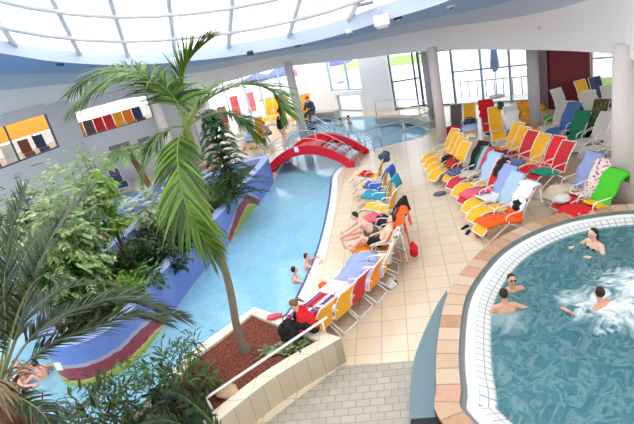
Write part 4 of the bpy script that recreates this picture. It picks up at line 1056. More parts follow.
# red wall group
towel('F3', .1, 1.0, plain('towel_denim', (76, 112, 168), .95, bump=.3), 'denim blue towel draped on lounger before red wall', .62, seed=45, over=.3)
towel('F8', .35, 1.0, GRN, 'dark green towel draped on lounger before red wall', .6, seed=46, over=.3)
towel('F9', .2, 1.0, CAM, 'camouflage cloth draped on lounger before right window', .6, seed=47, over=.3, crumple=.03)
for k, (x, y, c, s_, lb) in enumerate(((549, 118, LIM, .16, 'bright green bag on floor at foot of the red wall'), (541, 108, YEL, .2, 'yellow bag behind the dark column'), (571, 108, BEI, .3, 'beige clothes heap under grey lounger at red wall'), (553, 132, WHT, .2, 'white cloth on the floor left of blue lounger'), (573, 131, BLU, .25, 'blue bag on floor before the denim towel'),
                     (583, 131, TOR, .2, 'orange cloth on floor below green towel'), (592, 133, BLK, .25, 'black bag under the green towel lounger'), (577, 100, PNK, .2, 'pink and white cloth bundle below yellow lounger'), (592, 108, TOR, .2, 'orange towel bundle in front of navy lounger'), (602, 138, DGR, .25, 'dark grey bag beneath the white lounger pair'))):
    p = at(x, y, .1); clump('bag' if 'bag' in lb else 'cloth_bundle', (p.x, p.y, 0), (s_*1.2, s_, s_*.8), c, lb, 'bag' if 'bag' in lb else 'cloth', 30+k, k*.5)
# far bank
for k, (x, y, c, s_, lb) in enumerate(((258, 135, PNK, .3, 'pink towel on floor of far bank near the woman'), (250, 140, WHT, .3, 'white towel on the far bank floor'), (262, 142, BLU, .25, 'blue bag on far bank near bridge railing'), (246, 131, TOR, .3, 'orange towel on far bank floor below white lounger'), (254, 148, TYL, .22, 'yellow cloth on far bank by the bridge railing'), (312, 130, BLK, .2, 'black bag at the foot of the grey column'))):
    p = at(x, y); clump('bag' if 'bag' in lb else 'towel', (p.x, p.y, 0), (s_*1.2, s_, s_*.6), c, lb, 'bag' if 'bag' in lb else 'towel', 45+k, k*.7)
# ---------------------------------------------------------------- people
def ik(a, c, l1, l2, pole):
    a = V(a); c = V(c); d = c-a; L_ = d.length
    if L_ > (l1+l2)*.995: c = a+d*((l1+l2)*.995/L_); d = c-a; L_ = d.length
    t_ = d/L_; x = (l1*l1-l2*l2+L_*L_)/(2*L_); h = math.sqrt(max(l1*l1-x*x, 0)); p = V(pole); p = p-t_*p.dot(t_)
    p = p.normalized() if p.length > 1e-5 else t_.orthogonal().normalized()
    return a+t_*x+p*h, c
def remesh(name, mb, mats, voxel, parent=None, smooth=3):
    me = mb.mesh(name+'_src', mats); o = bpy.data.objects.new(name+'_src', me); COL.objects.link(o)
    r_ = o.modifiers.new('r', 'REMESH'); r_.mode = 'VOXEL'; r_.voxel_size = voxel; r_.use_smooth_shade = True
    s_ = o.modifiers.new('s', 'SMOOTH'); s_.factor = .5; s_.iterations = smooth
    dg = bpy.context.evaluated_depsgraph_get(); dg.update()
    me2 = bpy.data.meshes.new_from_object(o.evaluated_get(dg)); me2.name = name
    bpy.data.objects.remove(o); bpy.data.meshes.remove(me)
    me2.materials.clear(); me2.materials.append(mats)
    for p in me2.polygons: p.use_smooth = True
    o = bpy.data.objects.new(name, me2); COL.objects.link(o)
    if parent is not None: o.parent = parent
    return o
def skin(name, rgb): return plain(name, rgb, .5, var=.05, scale=6)
SK1 = skin('skin_light', (226, 184, 162)); SK2 = skin('skin_tan', (208, 158, 128)); SK3 = skin('skin_pink', (232, 176, 158))
def person(loc, yaw, label, sk, hair, pel=(0, 0, .9), chest=None, headdir=(0, 1, -.1), hands=None, feet=None, kn=None, el=None, sc=1.0, hairstyle='short', wear=(), voxel=.012, glasses=False, group=None, tilt=None):
    """local frame: x to the person's right, y forward, z up. chest = neck base."""
    pe = V(pel); ne = V(chest) if chest else pe+V((0, 0, .52)); up = (ne-pe).normalized()
    r_ = empty('person', loc, yaw, label, 'person', group); r_.scale = (sc, sc, sc)
    xr = V((1, 0, 0)); fwd = xr.cross(up).normalized()*-1
    if fwd.y < 0 and up.z > 0: fwd = -fwd
    b = MB(); C_ = b.capsule
    sh = {s_: ne-up*.06+xr*s_*.175 for s_ in (-1, 1)}; hp = {s_: pe+xr*s_*.09-up*.02 for s_ in (-1, 1)}
    mid = pe.lerp(ne, .5)-fwd*.012
    for s_ in (-1, 1):
        C_(pe+xr*s_*.075, .105, mid+xr*s_*.055, .10); C_(mid+xr*s_*.055, .10, ne-up*.14+xr*s_*.085, .108)
        C_(ne-up*.05+xr*s_*.03, .07, sh[s_], .062)
    C_(mid, .1, ne-up*.12, .11)
    hd = V(headdir).normalized(); hc = ne+up*.06+V((0, 0, .13))+hd*.03
    C_(ne-up*.02, .056, hc-V((0, 0, .07)), .052)
    rot = hd.to_track_quat('Y', 'Z').to_matrix()
    b.sphere(hc, (.074, .094, .112), n=14, m=10, rot=rot)
    hx = rot@V((1, 0, 0)); hz = rot@V((0, 0, 1)); hy = rot@V((0, 1, 0))
    C_(hc-hz*.06+hy*.03, .052, hc-hz*.085+hy*.058, .034)                # jaw and chin
    C_(hc+hz*.012+hy*.088, .011, hc-hz*.022+hy*.106, .015)              # nose
    for s_ in (-1, 1): b.sphere(hc+hx*s_*.076-hz*.005, (.012, .02, .03), rot=rot)
    C_(hc-hz*.052+hy*.088-hx*.018, .008, hc-hz*.052+hy*.088+hx*.018, .008)  # lips
    J = {}
    hands = hands or {-1: (-.25, .05, pe.z-.05), 1: (.25, .05, pe.z-.05)}
    feet = feet or {-1: (-.1, 0, .06), 1: (.1, 0, .06)}
    for s_ in (-1, 1):
        e_, h_ = ik(sh[s_], hands[s_], .29, .26, (el or {}).get(s_, (s_*.4, -1, -.3)))
        C_(sh[s_], .056, e_, .042); C_(e_, .043, h_, .028)
        f = (h_-e_).normalized(); side = f.cross(V((0, 0, 1)))
        if side.length < .2: side = f.cross(V((0, 1, 0)))
        side.normalize(); nrm_ = side.cross(f)
        pm = h_+f*.075; C_(h_+side*.012, .02, pm+side*.022, .018); C_(h_-side*.012, .02, pm-side*.022, .018)
        for k, ln in enumerate((.062, .076, .07, .052)):
            q = pm+side*(.032-.0215*k); m_ = q+f*ln*.55-nrm_*.008; C_(q, .0105, m_, .0098); C_(m_, .0098, m_+f*ln*.45-nrm_*.022, .0088)
        q = h_+f*.03+side*.03*(1 if s_ > 0 else -1); m_ = q+f*.03+side*.03*(1 if s_ > 0 else -1); C_(q, .0125, m_, .011); C_(m_, .011, m_+f*.03, .0095)
        k_, a_ = ik(hp[s_], feet[s_], .43, .42, (kn or {}).get(s_, (s_*.1, 1, .2)))
        C_(hp[s_], .09, k_, .058); C_(k_, .058, a_.lerp(k_, .6), .056); C_(a_.lerp(k_, .6), .056, a_, .038)
        sh_ = (a_-k_).normalized(); toe = V((0, 1, 0))-sh_*V((0, 1, 0)).dot(sh_)
        if toe.length < .3: toe = V((0, .2, 1))-sh_*V((0, .2, 1)).dot(sh_)
        toe.normalize(); base_ = a_+sh_*.04
        C_(base_-toe*.04, .034, base_+toe*.10, .03); C_(base_+toe*.10, .03, base_+toe*.16+xr*s_*.01, .022)
        J[s_] = dict(sh=sh[s_], el=e_, ha=h_, hi=hp[s_], kn=k_, an=a_)
    body = remesh('body', b, sk, voxel, r_)
    eb = MB()
    for s_ in (-1, 1): eb.sphere(hc+hx*s_*.031+hy*.086+hz*.014, (.013, .008, .008), rot=rot)
    eb.build('eyes', plain('eye_dark', (40, 32, 30), .3), body)
    mo = MB(); mo.capsule(hc-hz*.052+hy*.094-hx*.02, .006, hc-hz*.052+hy*.094+hx*.02, .006); mo.build('mouth', plain('lips', (178, 96, 90), .5), body)
    h = MB(); h.sphere(hc+hz*.024-hy*.016, (.084, .094, .104), n=14, m=10, rot=rot)
    # trim the face side of the hair cap by pushing it inside the head
    h.v = [tuple(V(p)-hy*.045*max(0, (V(p)-hc).dot(hy)/.09)*(1 if (V(p)-hc).dot(hz) < .06 else .15)) for p in h.v]
    if hairstyle == 'pony':
        h.capsule(hc-hy*.085+hz*.05, .034, hc-hy*.15+hz*.03, .04); h.capsule(hc-hy*.15+hz*.03, .038, hc-hy*.19-hz*.11, .016)
    if hairstyle == 'long':
        h.capsule(hc-hy*.06+hz*.0, .07, hc-hy*.085-hz*.18, .055); h.capsule(hc-hy*.085-hz*.16, .055, hc-hy*.09-hz*.27, .03)
    if hairstyle != 'none': remesh('hair', h, hair, .012, r_, 2)
    if hairstyle == 'cap':
        c_ = MB(); c_.sphere(hc+hz*.035, (.09, .105, .1), rot=rot); c_.sphere(hc+hy*.11+hz*.045, (.065, .06, .014), rot=rot); c_.build('cap', TRD, r_)
    if glasses:
        g = MB()
        for s_ in (-1, 1): g.sphere(hc+hx*s_*.034+hy*.097+hz*.014, (.028, .01, .02), rot=rot)
        g.capsule(hc-hx*.03+hy*.1+hz*.02, .005, hc+hx*.03+hy*.1+hz*.02, .005); g.build('sunglasses', plain('black_lens', (20, 20, 24), .15), r_)
    for wname, m in wear:
        g = MB(); K = g.capsule; d_ = .014
        if wname in ('shorts', 'trunks', 'trousers'):
            for s_ in (-1, 1):
                j = J[s_]; K(pe+xr*s_*.075, .105+d_, pe.lerp(mid, .35)+xr*s_*.06, .1+d_)
                f = .55 if wname == 'shorts' else (.2 if wname == 'trunks' else 1)
                K(j['hi'], .09+d_, j['hi'].lerp(j['kn'], f), .09+d_-.03*f+.006)
                if f == 1: K(j['kn'], .066+d_, j['an'], .05+d_)
        if wname in ('hoodie', 'shirt', 'swimsuit', 'bikini'):
            if wname != 'bikini':
                for s_ in (-1, 1):
                    K(pe+xr*s_*.075, .105+d_, mid+xr*s_*.055, .10+d_); K(mid+xr*s_*.055, .1+d_, ne-up*(.14 if wname != 'swimsuit' else .2)+xr*s_*.085, .108+d_)
                    if wname != 'swimsuit': K(ne-up*.05+xr*s_*.03, .07+d_, sh[s_], .062+d_)
                    j = J[s_]
                    if wname == 'hoodie': K(j['sh'], .066+d_, j['el'], .052+d_); K(j['el'], .053+d_, j['ha'].lerp(j['el'], .06), .038+d_)
                    if wname == 'shirt': K(j['sh'], .066+d_, j['sh'].lerp(j['el'], .6), .056+d_)
                K(mid, .1+d_, ne-up*.12, .11+d_)
                if wname == 'hoodie': K(ne-fwd*.07+xr*.07, .05, ne-fwd*.07-xr*.07, .05); K(ne-fwd*.09, .06, ne-fwd*.10-up*.1, .04)
            else:
                for s_ in (-1, 1): K(ne-up*.17+fwd*.09+xr*s_*.075, .055, ne-up*.17+xr*s_*.12, .06)
        remesh(wname, g, m, .014, r_, 3)
    return r_
BH = plain('hair_dark_brown', (44, 30, 24), .6, var=.3, scale=40); LH = plain('hair_light_brown', (120, 84, 58), .6, var=.3, scale=40); RH = plain('hair_auburn', (112, 60, 40), .6, var=.3, scale=40)
def yaw_to(dx, dy): return math.atan2(-dx, dy)
# girl in red sitting on the planter coping
p = at(315, 329, .55)
person((p.x, p.y, 0), yaw_to(-.75, .05), 'person in red hooded jacket with ponytail bending over a black bag on planter edge', SK1, LH,
       pel=(0, 0, .69), chest=(0, .24, 1.10), headdir=(0, 1, -.75), hands={-1: (-.12, .52, .80), 1: (.13, .50, .78)}, feet={-1: (-.13, .50, .60), 1: (.13, .50, .60)},
       kn={-1: (-.5, .5, 1), 1: (.5, .5, 1)}, hairstyle='pony', sc=.92, wear=(('hoodie', TRD), ('trousers', BLK)), voxel=.011)
b_ = V((p.x-.46, p.y-.12, .55))
o = clump('bag', b_, (.2, .2, .22), BLK, 'large black bag open on planter edge in front of the person in red', 'bag', 60, handles=True)
m2 = MB(); m2.capsule((-.04, .05, .33), .05, (.09, .06, .34), .04); m2.build('lining', PBL, o)
p = at(277, 322, .49); clump('clothes_heap', at(275, 318, .55), (.16, .08, .05), PNK, 'small pink cloth on planter coping left of the black bag', 'cloth', 61)
# bare chested man leaning forward on a lounger and the person lying beside him
L8, r8 = LOUNG['A8']; q = on_lounger('A8', -.52, 0)
person((q.x, q.y, 0), r8+PI, 'bare chested person with short dark hair sitting on lounger leaning forward towards water', SK1, BH,
       pel=(0, 0, .53), chest=(.02, .36, .90), headdir=(-.1, 1, -.35), hands={-1: (-.18, .85, .62), 1: (.16, .80, .60)}, feet={-1: (-.14, .92, .48), 1: (.14, .96, .48)},
       kn={-1: (-.2, .1, 1), 1: (.2, .1, 1)}, el={-1: (-1, -.2, -.3), 1: (1, -.2, -.3)}, wear=(('shorts', plain('shorts_grey', (92, 88, 96), .9)),), voxel=.01)
q = on_lounger('A7', -.3, 0)
person((q.x, q.y, 0), LOUNG['A7'][1]+PI, 'person in black shorts lying on orange lounger with knees bent', SK1, BH,
       pel=(0, 0, .54), chest=(0, -.38, .9), headdir=(0, .8, .5), hands={-1: (-.27, .1, .62), 1: (.27, .1, .62)}, feet={-1: (-.1, .72, .5), 1: (.12, .86, .49)},
       kn={-1: (0, .1, 1), 1: (0, .1, 1)}, wear=(('shorts', BLK),), voxel=.01)
# children in the channel
p = at(305, 257, .22); person((p.x-.05, p.y, -1.03), yaw_to(1, .1), 'wet dark haired child in channel leaning on the pool edge, nearer the bridge', SK3, BH, sc=.86,
       pel=(0, 0, .74), hands={-1: (-.2, .42, 1.24), 1: (.2, .45, 1.24)}, chest=(0, .08, 1.26), headdir=(.5, 1, 0), el={-1: (-1, 0, -.5), 1: (1, 0, -.5)}, wear=(('shorts', DBL),))
p = at(293, 270, .18); person((p.x-.05, p.y, -1.03), yaw_to(1, .1), 'dark haired child standing in the channel, nearer the planter', SK3, BH, sc=.84,
       pel=(0, 0, .72), hands={-1: (-.3, .3, 1.02), 1: (.22, .45, 1.22)}, chest=(0, .06, 1.24), headdir=(-.3, 1, 0), el={-1: (-1, 0, -.5), 1: (1, 0, -.5)}, wear=(('shorts', BLU),))
# swimmers by the island nose
p = at(43, 364, .22); person((p.x-.12, p.y-.02, -1.03), yaw_to(-.6, .6), 'dark haired child with bare back in water by the blue wall', SK3, BH, sc=.86,
       pel=(0, 0, .78), hands={-1: (-.3, .45, 1.15), 1: (.25, .45, 1.1)}, chest=(0, .1, 1.28), headdir=(-.4, 1, -.1), wear=(('shorts', BLK),))
p = at(29, 370, .1); person((p.x-.1, p.y, -1.03), yaw_to(.9, -.2), 'person with auburn hair leaning back in water left of child', SK3, RH, sc=.95,
       pel=(0, 0, .72), hands={-1: (-.3, .35, 1.0), 1: (.3, .35, 1.0)}, chest=(0, -.12, 1.22), headdir=(.2, 1, .1), wear=(('shorts', plain('shorts_rust', (170, 60, 50), .9)),))
# whirlpool bathers (standing on the bench or the floor of the basin)
def bather(px, py, yw, lb, sk, hr, bench=False, wz=.3, **kw):
    p = at(px, py, WZ); zf = -.72
    if 'sc' not in kw: kw['sc'] = 1.0
    person((p.x, p.y, zf), yw, lb, sk, hr, **kw)
bather(506, 311, yaw_to(.15, 1), 'tanned person seen from behind in whirlpool, facing the one in sunglasses', SK2, BH, pel=(0, 0, .64), chest=(0, .05, 1.15), headdir=(.2, 1, 0), hands={-1: (-.3, .3, .9), 1: (.42, .3, .98)}, wear=(('trunks', BLK),), voxel=.011, feet={-1: (-.16, 0, .06), 1: (.16, 0, .06)}, kn={-1: (-.3, 1, 0), 1: (.3, 1, 0)})
bather(512, 290, yaw_to(-.1, -1), 'tanned person wearing sunglasses at whirlpool rim facing the camera', SK2, BH, pel=(0, 0, .56), chest=(0, 0, 1.08), headdir=(.0, 1, .12), hands={-1: (-.3, .25, .85), 1: (.3, .2, .8)}, glasses=True, wear=(('trunks', DBL),), feet={-1: (-.16, .1, .06), 1: (.16, .1, .06)}, kn={-1: (-.3, 1, 0), 1: (.3, 1, 0)})
bather(602, 305, yaw_to(-.5, 1), 'dark haired person in whirlpool foam stretching an arm to the left', SK2, BH, pel=(0, -.05, .54), chest=(0, .02, 1.06), headdir=(.3, 1, 0), hands={-1: (-.55, .25, 1.06), 1: (.3, .3, .95)}, el={-1: (-.3, -.3, -.6), 1: (1, 0, -.5)}, wear=(('trunks', BLK),), feet={-1: (-.16, .1, .06), 1: (.16, .1, .06)}, kn={-1: (-.3, 1, 0), 1: (.3, 1, 0)})
bather(596, 247, yaw_to(-1, -.2), 'person with long dark hair standing in whirlpool near the far rim, facing left', SK1, BH, pel=(0, 0, .66), chest=(0, .04, 1.18), headdir=(0, 1, 0), hands={-1: (-.25, .35, 1.0), 1: (.3, .3, 1.0)}, hairstyle='long', wear=(('bikini', BLK), ('trunks', BLK)), feet={-1: (-.14, 0, .06), 1: (.14, 0, .06)}, kn={-1: (-.2, 1, 0), 1: (.2, 1, 0)})
# far bank and far pool
p = at(285, 146); person((p.x, p.y, 0), yaw_to(.8, .6), 'person in black swimsuit standing on far bank by the bridge railing', SK1, BH, hands={-1: (-.2, .3, 1.0), 1: (.22, .25, 1.0)}, chest=(0, .1, 1.4), wear=(('swimsuit', BLK),), voxel=.016, sc=1.15)
p = at(271, 140); person((p.x, p.y, 0), yaw_to(-.6, -.6), 'tanned person crouching on far bank left of the standing one in black', SK2, BH, pel=(0, 0, .42), chest=(0, .2, .86), hands={-1: (-.2, .5, .5), 1: (.2, .5, .5)}, feet={-1: (-.14, .25, .06), 1: (.14, .25, .06)}, wear=(('shorts', DGR),), voxel=.016)
p = at(314, 121); person((p.x, p.y, 0), yaw_to(-.6, -.8), sc=1.25, label='person in red cap and dark clothes sitting by window left of the white pillar', sk=SK1, hair=BH, pel=(0, 0, .5), chest=(0, .12, .98), hands={-1: (-.2, .4, .7), 1: (.2, .4, .7)}, feet={-1: (-.12, .5, .06), 1: (.12, .5, .06)}, hairstyle='cap', wear=(('hoodie', DBL), ('trousers', plain('cloth_green_grey', (70, 84, 80), .9))), voxel=.016)
mb = MB(); mb.box((0, 0, .2), (.42, .42, .4), bev=.03); o = mb.build('stool', plain('stool_white', (225, 225, 222), .5), label='low white stool under the person in red cap', cat='stool'); o.location = (p.x, p.y, 0)
for k in range(1):
    m2 = MB(); m2.box((0, 0, .42), (.4, .4, .05), bev=.02); m2.build('seat_pad', RED, o)
p = at(350, 124, WL); person((p.x, p.y, -1.03), yaw_to(-1, -.3), 'dark haired swimmer in far pool, right one by the opening', SK2, BH, pel=(0, 0, .62), chest=(0, .02, 1.14), wear=(('trunks', BLK),), voxel=.018)
p = at(341, 126, WL); person((p.x, p.y, -1.03), yaw_to(1, -.3), 'dark haired swimmer in far pool, left one by the opening', SK2, BH, pel=(0, 0, .58), chest=(0, .02, 1.1), wear=(('trunks', DBL),), voxel=.018)
p = at(206, 172, WL); person((p.x, p.y, -1.03), yaw_to(.3, .9), 'sunburnt bather standing in back pool behind the conifer, left one', SK2, BH, wear=(('trunks', RED),), voxel=.016)
p = at(215, 170, WL); person((p.x, p.y, -1.03), yaw_to(-.6, .5), 'sunburnt bather standing in back pool behind the conifer, right one', SK2, BH, wear=(('trunks', DBL),), voxel=.016)
# ---------------------------------------------------------------- plants
L1 = leafmat('palm_leaf_bright', (28, 58, 14), (112, 150, 46), .25); L2 = leafmat('leaf_dark', (14, 36, 14), (44, 78, 30), .2); L3 = leafmat('leaf_pale', (86, 124, 62), (190, 208, 148)); L4 = leafmat('leaf_mid', (34, 70, 24), (92, 134, 50))
L5 = leafmat('cycad_leaf', (16, 30, 14), (72, 92, 50), .2); L6 = leafmat('conifer_green', (16, 52, 30), (54, 104, 60), .2); L7 = leafmat('leaf_lime', (74, 124, 30), (160, 196, 80))
L8_ = leafmat('dry_leaf', (96, 76, 50), (150, 128, 92), .1)
BARK = plain('bark_grey', (124, 108, 92), .9, var=.25, scale=18, bump=.6); BARKB = plain('bark_brown', (92, 62, 42), .95, var=.4, scale=14, bump=.9, bscale=30); STEMG = plain('stem_green', (110, 130, 62), .6, var=.15)
def frond(pts, n, ln, wd, droop=.5, ang=55, t0=.12, seed=0, wave=.15, rr=.014, fold=.35, upv=(0, 0, 1)):
    """palm leaf: rachis along pts and two rows of leaflets"""
    rnd = random.Random(seed); P = spline(pts, 8); Ls = [0]
    for i in range(1, len(P)): Ls.append(Ls[-1]+(P[i]-P[i-1]).length)
    T = Ls[-1]; mb = MB()
    mb.tube(P, [rr*(1-.75*i/(len(P)-1)) for i in range(len(P))], 5, 1)
    def S_(d):
        for i in range(1, len(P)):
            if d <= Ls[i] or i == len(P)-1:
                f = (d-Ls[i-1])/max(Ls[i]-Ls[i-1], 1e-6); return P[i-1].lerp(P[i], f), (P[i]-P[i-1]).normalized()
    for k in range(n):
        s_ = t0+(1-t0)*(k+.5)/n; p, t_ = S_(s_*T)
        side = t_.cross(V(upv))
        if side.length < .15: side = t_.cross(V((0, 1, .2)))
        side.normalize(); nr = side.cross(t_)
        l_ = ln*(.45+.55*math.sin(PI*min(1, (s_-t0)/(1-t0)*.8+.18)))
        for sd in (-1, 1):
            a = math.radians(ang*(1-.45*s_)+rnd.uniform(-7, 7)); d = (side*sd*math.sin(a)+t_*math.cos(a)+nr*fold*rnd.uniform(.3, 1.1)).normalized()
            L_ = l_*rnd.uniform(.85, 1.1); g = V((0, 0, -1)); wv = d.cross(nr).normalized()
            q = p.copy(); vs = []; m_ = 4; dd = d.copy()
            for j in range(m_+1):
                w_ = wd*(.55, 1, .85, .5, .04)[j]*.5; vs += [q-wv*w_, q+wv*w_]
                dd = (dd+g*droop*rnd.uniform(.7, 1.3)/m_).normalized(); q = q+dd*L_/m_
            mb.add(vs, [(2*j, 2*j+1, 2*j+3, 2*j+2) for j in range(m_)], 0, False)
    return mb
def arcpts(base, d, L_, rise, drop, n=5):
    d = V(d); d.z = 0; d.normalize(); out = []
    for k in range(n+1):
        t_ = k/n; out.append(V(base)+d*L_*t_*(1-.12*t_)+V((0, 0, rise*math.sin(t_*PI*.5)*1.0-drop*t_**2.2)))
    return out
def leaf(mb, p, d, up, L_, w_, droop=.3, mi=0):
    d = d.normalized(); s_ = d.cross(up)
    if s_.length < .1: s_ = d.cross(V((1, .3, 0)))
    s_.normalize(); vs = [p]; q = p.copy(); dd = d.copy(); m_ = 3
    for j in range(m_):
        dd = (dd+V((0, 0, -droop/m_))).normalized(); q = q+dd*L_/m_
        ww = w_*(.5, .42, .0)[j]
        if j < m_-1: vs += [q-s_*ww, q+s_*ww]
        else: vs.append(q)
    mb.add(vs, [(0, 2, 1), (1, 2, 4, 3), (3, 4, 5)], mi)
def bush(c, rad, n, L_, w_, m, label, cat='shrub', name='leafy_shrub', seed=0, squash=1.0, stems=5, base=None, compound=0, droop=.4, group=None, stem_m=None, updir=.5):
    rnd = random.Random(seed); c = V(c); base = V(base) if base is not None else c-V((0, 0, rad*squash*.9))
    r_ = empty(name, base, 0, label, cat, group); lb = MB(); sb = MB(); tips = []
    for k in range(stems):
        while True:
            v_ = V((rnd.uniform(-1, 1), rnd.uniform(-1, 1), rnd.uniform(-.4, 1)))
            if .3 < v_.length < 1: break
        e_ = c+V((v_.x*rad, v_.y*rad, v_.z*rad*squash)); m_ = base.lerp(e_, .5)+V((v_.x, v_.y, .3))*rad*.12
        sb.tube([q-base for q in spline([base+V((v_.x, v_.y, 0))*rad*.08, m_, e_], 4)], [.02, .018, .016, .014, .012, .011, .009, .008, .006][:9], 5)
        tips.append((base+V((v_.x, v_.y, 0))*rad*.08, m_, e_))
    sb.build('stem', stem_m or BARK, r_)
    for k in range(n):
        a, m_, e_ = rnd.choice(tips); t_ = rnd.uniform(.35, 1)
        q = a.lerp(m_, t_*2) if t_ < .5 else m_.lerp(e_, t_*2-1)
        off = V((rnd.gauss(0, 1), rnd.gauss(0, 1), rnd.gauss(0, .8)))*rad*.24; q = q+off
        d = (q-c).normalized()*.8+V((rnd.gauss(0, .6), rnd.gauss(0, .6), updir*rnd.gauss(.5, 1.2)))
        if compound:
            tw = d.normalized()*L_*2.2
            for j in range(compound):
                f = (j+.7)/compound; pos = q+tw*f+V((0, 0, -.25*L_*f*f)); sd = tw.cross(V((0, 0, 1)))
                if sd.length < 1e-3: sd = V((1, 0, 0))
                sd.normalize()
                for s_ in (-1, 1): leaf(lb, pos-base, (sd*s_+tw.normalized()*.7), V((0, 0, 1)), L_*rnd.uniform(.7, 1.1), w_, droop)
        else: leaf(lb, q-base, d, V((rnd.gauss(0, .3), rnd.gauss(0, .3), 1)), L_*rnd.uniform(.7, 1.2), w_*rnd.uniform(.8, 1.2), droop)
    lb.build('foliage', m, r_); return r_
# --- the tall palm in the mulch bed
tb = at(246, 351, .49)
def pd(l): return [dist(x, y, Y) for x, y, Y in l]
crown = dist(186, 122, 8.0)
r_ = empty('palm_tree', tb, 0, 'tall slender palm with grey trunk growing from the mulch bed in front', 'palm')
loc = lambda pts: [V(p)-tb for p in pts]
tr = spline([tb-V((0, 0, .05)), tb+V((-.03, 0, .5)), dist(229, 285, 7.9), dist(214, 235, 7.9), dist(199, 185, 7.95), dist(190, 148, 8.0)], 6)
mb = MB(); m_ = len(tr); mb.tube(loc(tr), [.125-.045*min(1, i/4)-.03*i/m_ for i in range(m_)], 12)
trunk = mb.build('trunk', BARK, r_)
mb = MB(); mb.tube(loc(spline([tr[-1]-V((0, 0, .12)), dist(187, 132, 8), crown+V((0, 0, .1))], 4)), [.075, .085, .085, .08, .07, .06, .05, .04, .03], 10); mb.build('crownshaft', STEMG, r_)
FR = [([(186, 124, 8), (176, 100, 7.9), (160, 84, 7.8), (135, 76, 7.7), (105, 82, 7.6), (74, 108, 7.5)], 52, .85, .05, .8, 62),
      ([(186, 122, 8), (170, 96, 8.3), (150, 78, 8.5), (120, 68, 8.7), (92, 76, 8.9), (72, 92, 9.0)], 46, .8, .05, .7, 60),
      ([(187, 122, 8), (184, 98, 8.0), (183, 76, 8.0), (192, 56, 7.9), (212, 38, 7.8)], 44, .62, .05, .25, 34),
      ([(188, 124, 8), (202, 104, 8.0), (224, 90, 8.0), (250, 84, 8.0), (272, 92, 7.9), (284, 110, 7.8)], 54, .8, .05, .4, 58),
      ([(186, 126, 8), (179, 138, 7.6), (178, 165, 7.2), (186, 205, 6.9), (204, 240, 6.8), (216, 262, 6.8)], 56, .78, .055, .7, 55),
      ([(188, 125, 8), (205, 116, 8.4), (225, 112, 8.8), (245, 122, 9.1), (256, 138, 9.2)], 40, .65, .05, .6, 60),
      ([(186, 126, 8), (170, 128, 7.9), (155, 140, 7.7), (146, 160, 7.6), (144, 182, 7.55)], 34, .5, .05, .6, 55),
      ([(186, 124, 8), (192, 112, 8.5), (200, 98, 9), (206, 90, 9.4), (214, 86, 9.8)], 34, .65, .05, .3, 50)]
FR = [(a, int(b*1.5), c, d*.8, e, f) for a, b, c, d, e, f in FR]
for k, (pts, n_, ln, wd, dr, an) in enumerate(FR):
    fm = frond(loc(pd(pts)), n_, ln, wd, dr, an, .14, k+3, rr=.022); fm.build('frond', [L1, STEMG], r_)
# --- date palm at the lower left with a fibrous trunk
cb = V((-4.0, 4.75, .49)); cc = dist(-2, 388, 4.9)
cb = V((cc.x-.05, cc.y, .45))
r_ = empty('date_palm', cb, 0, 'date palm with shaggy brown trunk at the lower left corner, long dark fronds', 'palm')
loc = lambda pts: [V(p)-cb for p in pts]
mb = MB(); tp = spline([cb, cb.lerp(cc, .5), cc], 8); mb.tube(loc(tp), [.15+.02*math.sin(i*2.2) for i in range(len(tp))], 14)
rnd = random.Random(4)
for k in range(110):
    z = rnd.uniform(0, 1); a = rnd.uniform(0, 2*PI); q = cb.lerp(cc, z)+V((math.cos(a), math.sin(a), 0))*.14-cb; d = V((math.cos(a), math.sin(a), rnd.uniform(.2, 1.6))).normalized()
    mb.tube([q, q+d*.1, q+d*.17+V((0, 0, -.03))], [.03, .02, .006], 4)
mb.build('trunk', BARKB, r_)
mb = MB()
for k in range(46):
    a = rnd.uniform(0, 2*PI); d = V((math.cos(a), math.sin(a), 0)); q = cc-cb+d*.1+V((0, 0, rnd.uniform(-.1, .15))); L_ = rnd.uniform(.3, .6)
    leaf(mb, q, d*.6+V((0, 0, rnd.uniform(.1, .9))), V((0, 0, 1)), L_, .035, 2.2)
mb.build('dry_leaf_skirt', L8_, r_)
FD = [([(0, 380, 4.9), (18, 330, 5.3), (36, 270, 5.9), (62, 222, 6.4), (92, 188, 6.8)], 60, .42, .03, .25, 42),
      ([(2, 380, 4.9), (34, 335, 5.3), (72, 312, 5.8), (125, 300, 6.2), (182, 318, 6.4)], 120, .66, .03, .6, 55),
      ([(4, 382, 4.9), (50, 345, 5.2), (92, 328, 5.5), (134, 316, 5.8), (165, 322, 5.9)], 90, .52, .028, .6, 52),
      ([(-2, 378, 4.9), (6, 330, 5.1), (4, 290, 5.4), (10, 240, 5.8), (24, 190, 6.2)], 56, .42, .03, .3, 42),
      ([(-4, 380, 4.9), (-6, 325, 5.2), (-20, 290, 5.4), (-40, 270, 5.5)], 44, .4, .03, .4, 45),
      ([(2, 379, 4.9), (26, 320, 5.6), (60, 290, 6.3), (108, 284, 6.9), (140, 296, 7.2)], 56, .4, .03, .45, 48),
      ([(2, 392, 4.9), (24, 400, 4.7), (46, 418, 4.5), (60, 450, 4.3)], 40, .34, .028, .5, 48),
      ([(0, 380, 4.9), (14, 325, 5.0), (28, 290, 5.0), (44, 275, 4.9), (60, 280, 4.8)], 46, .36, .026, .5, 45),
      
      ([(-2, 378, 4.9), (10, 320, 5.5), (22, 265, 6.2), (40, 235, 6.8), (70, 226, 7.2)], 56, .38, .028, .35, 45)]
for k, (pts, n_, ln, wd, dr, an) in enumerate(FD): frond(loc(pd(pts)), n_, ln, wd, dr, an, .16, k+40, rr=.016, fold=.5).build('frond', [L5, plain('rachis_olive', (120, 124, 78), .6)], r_)
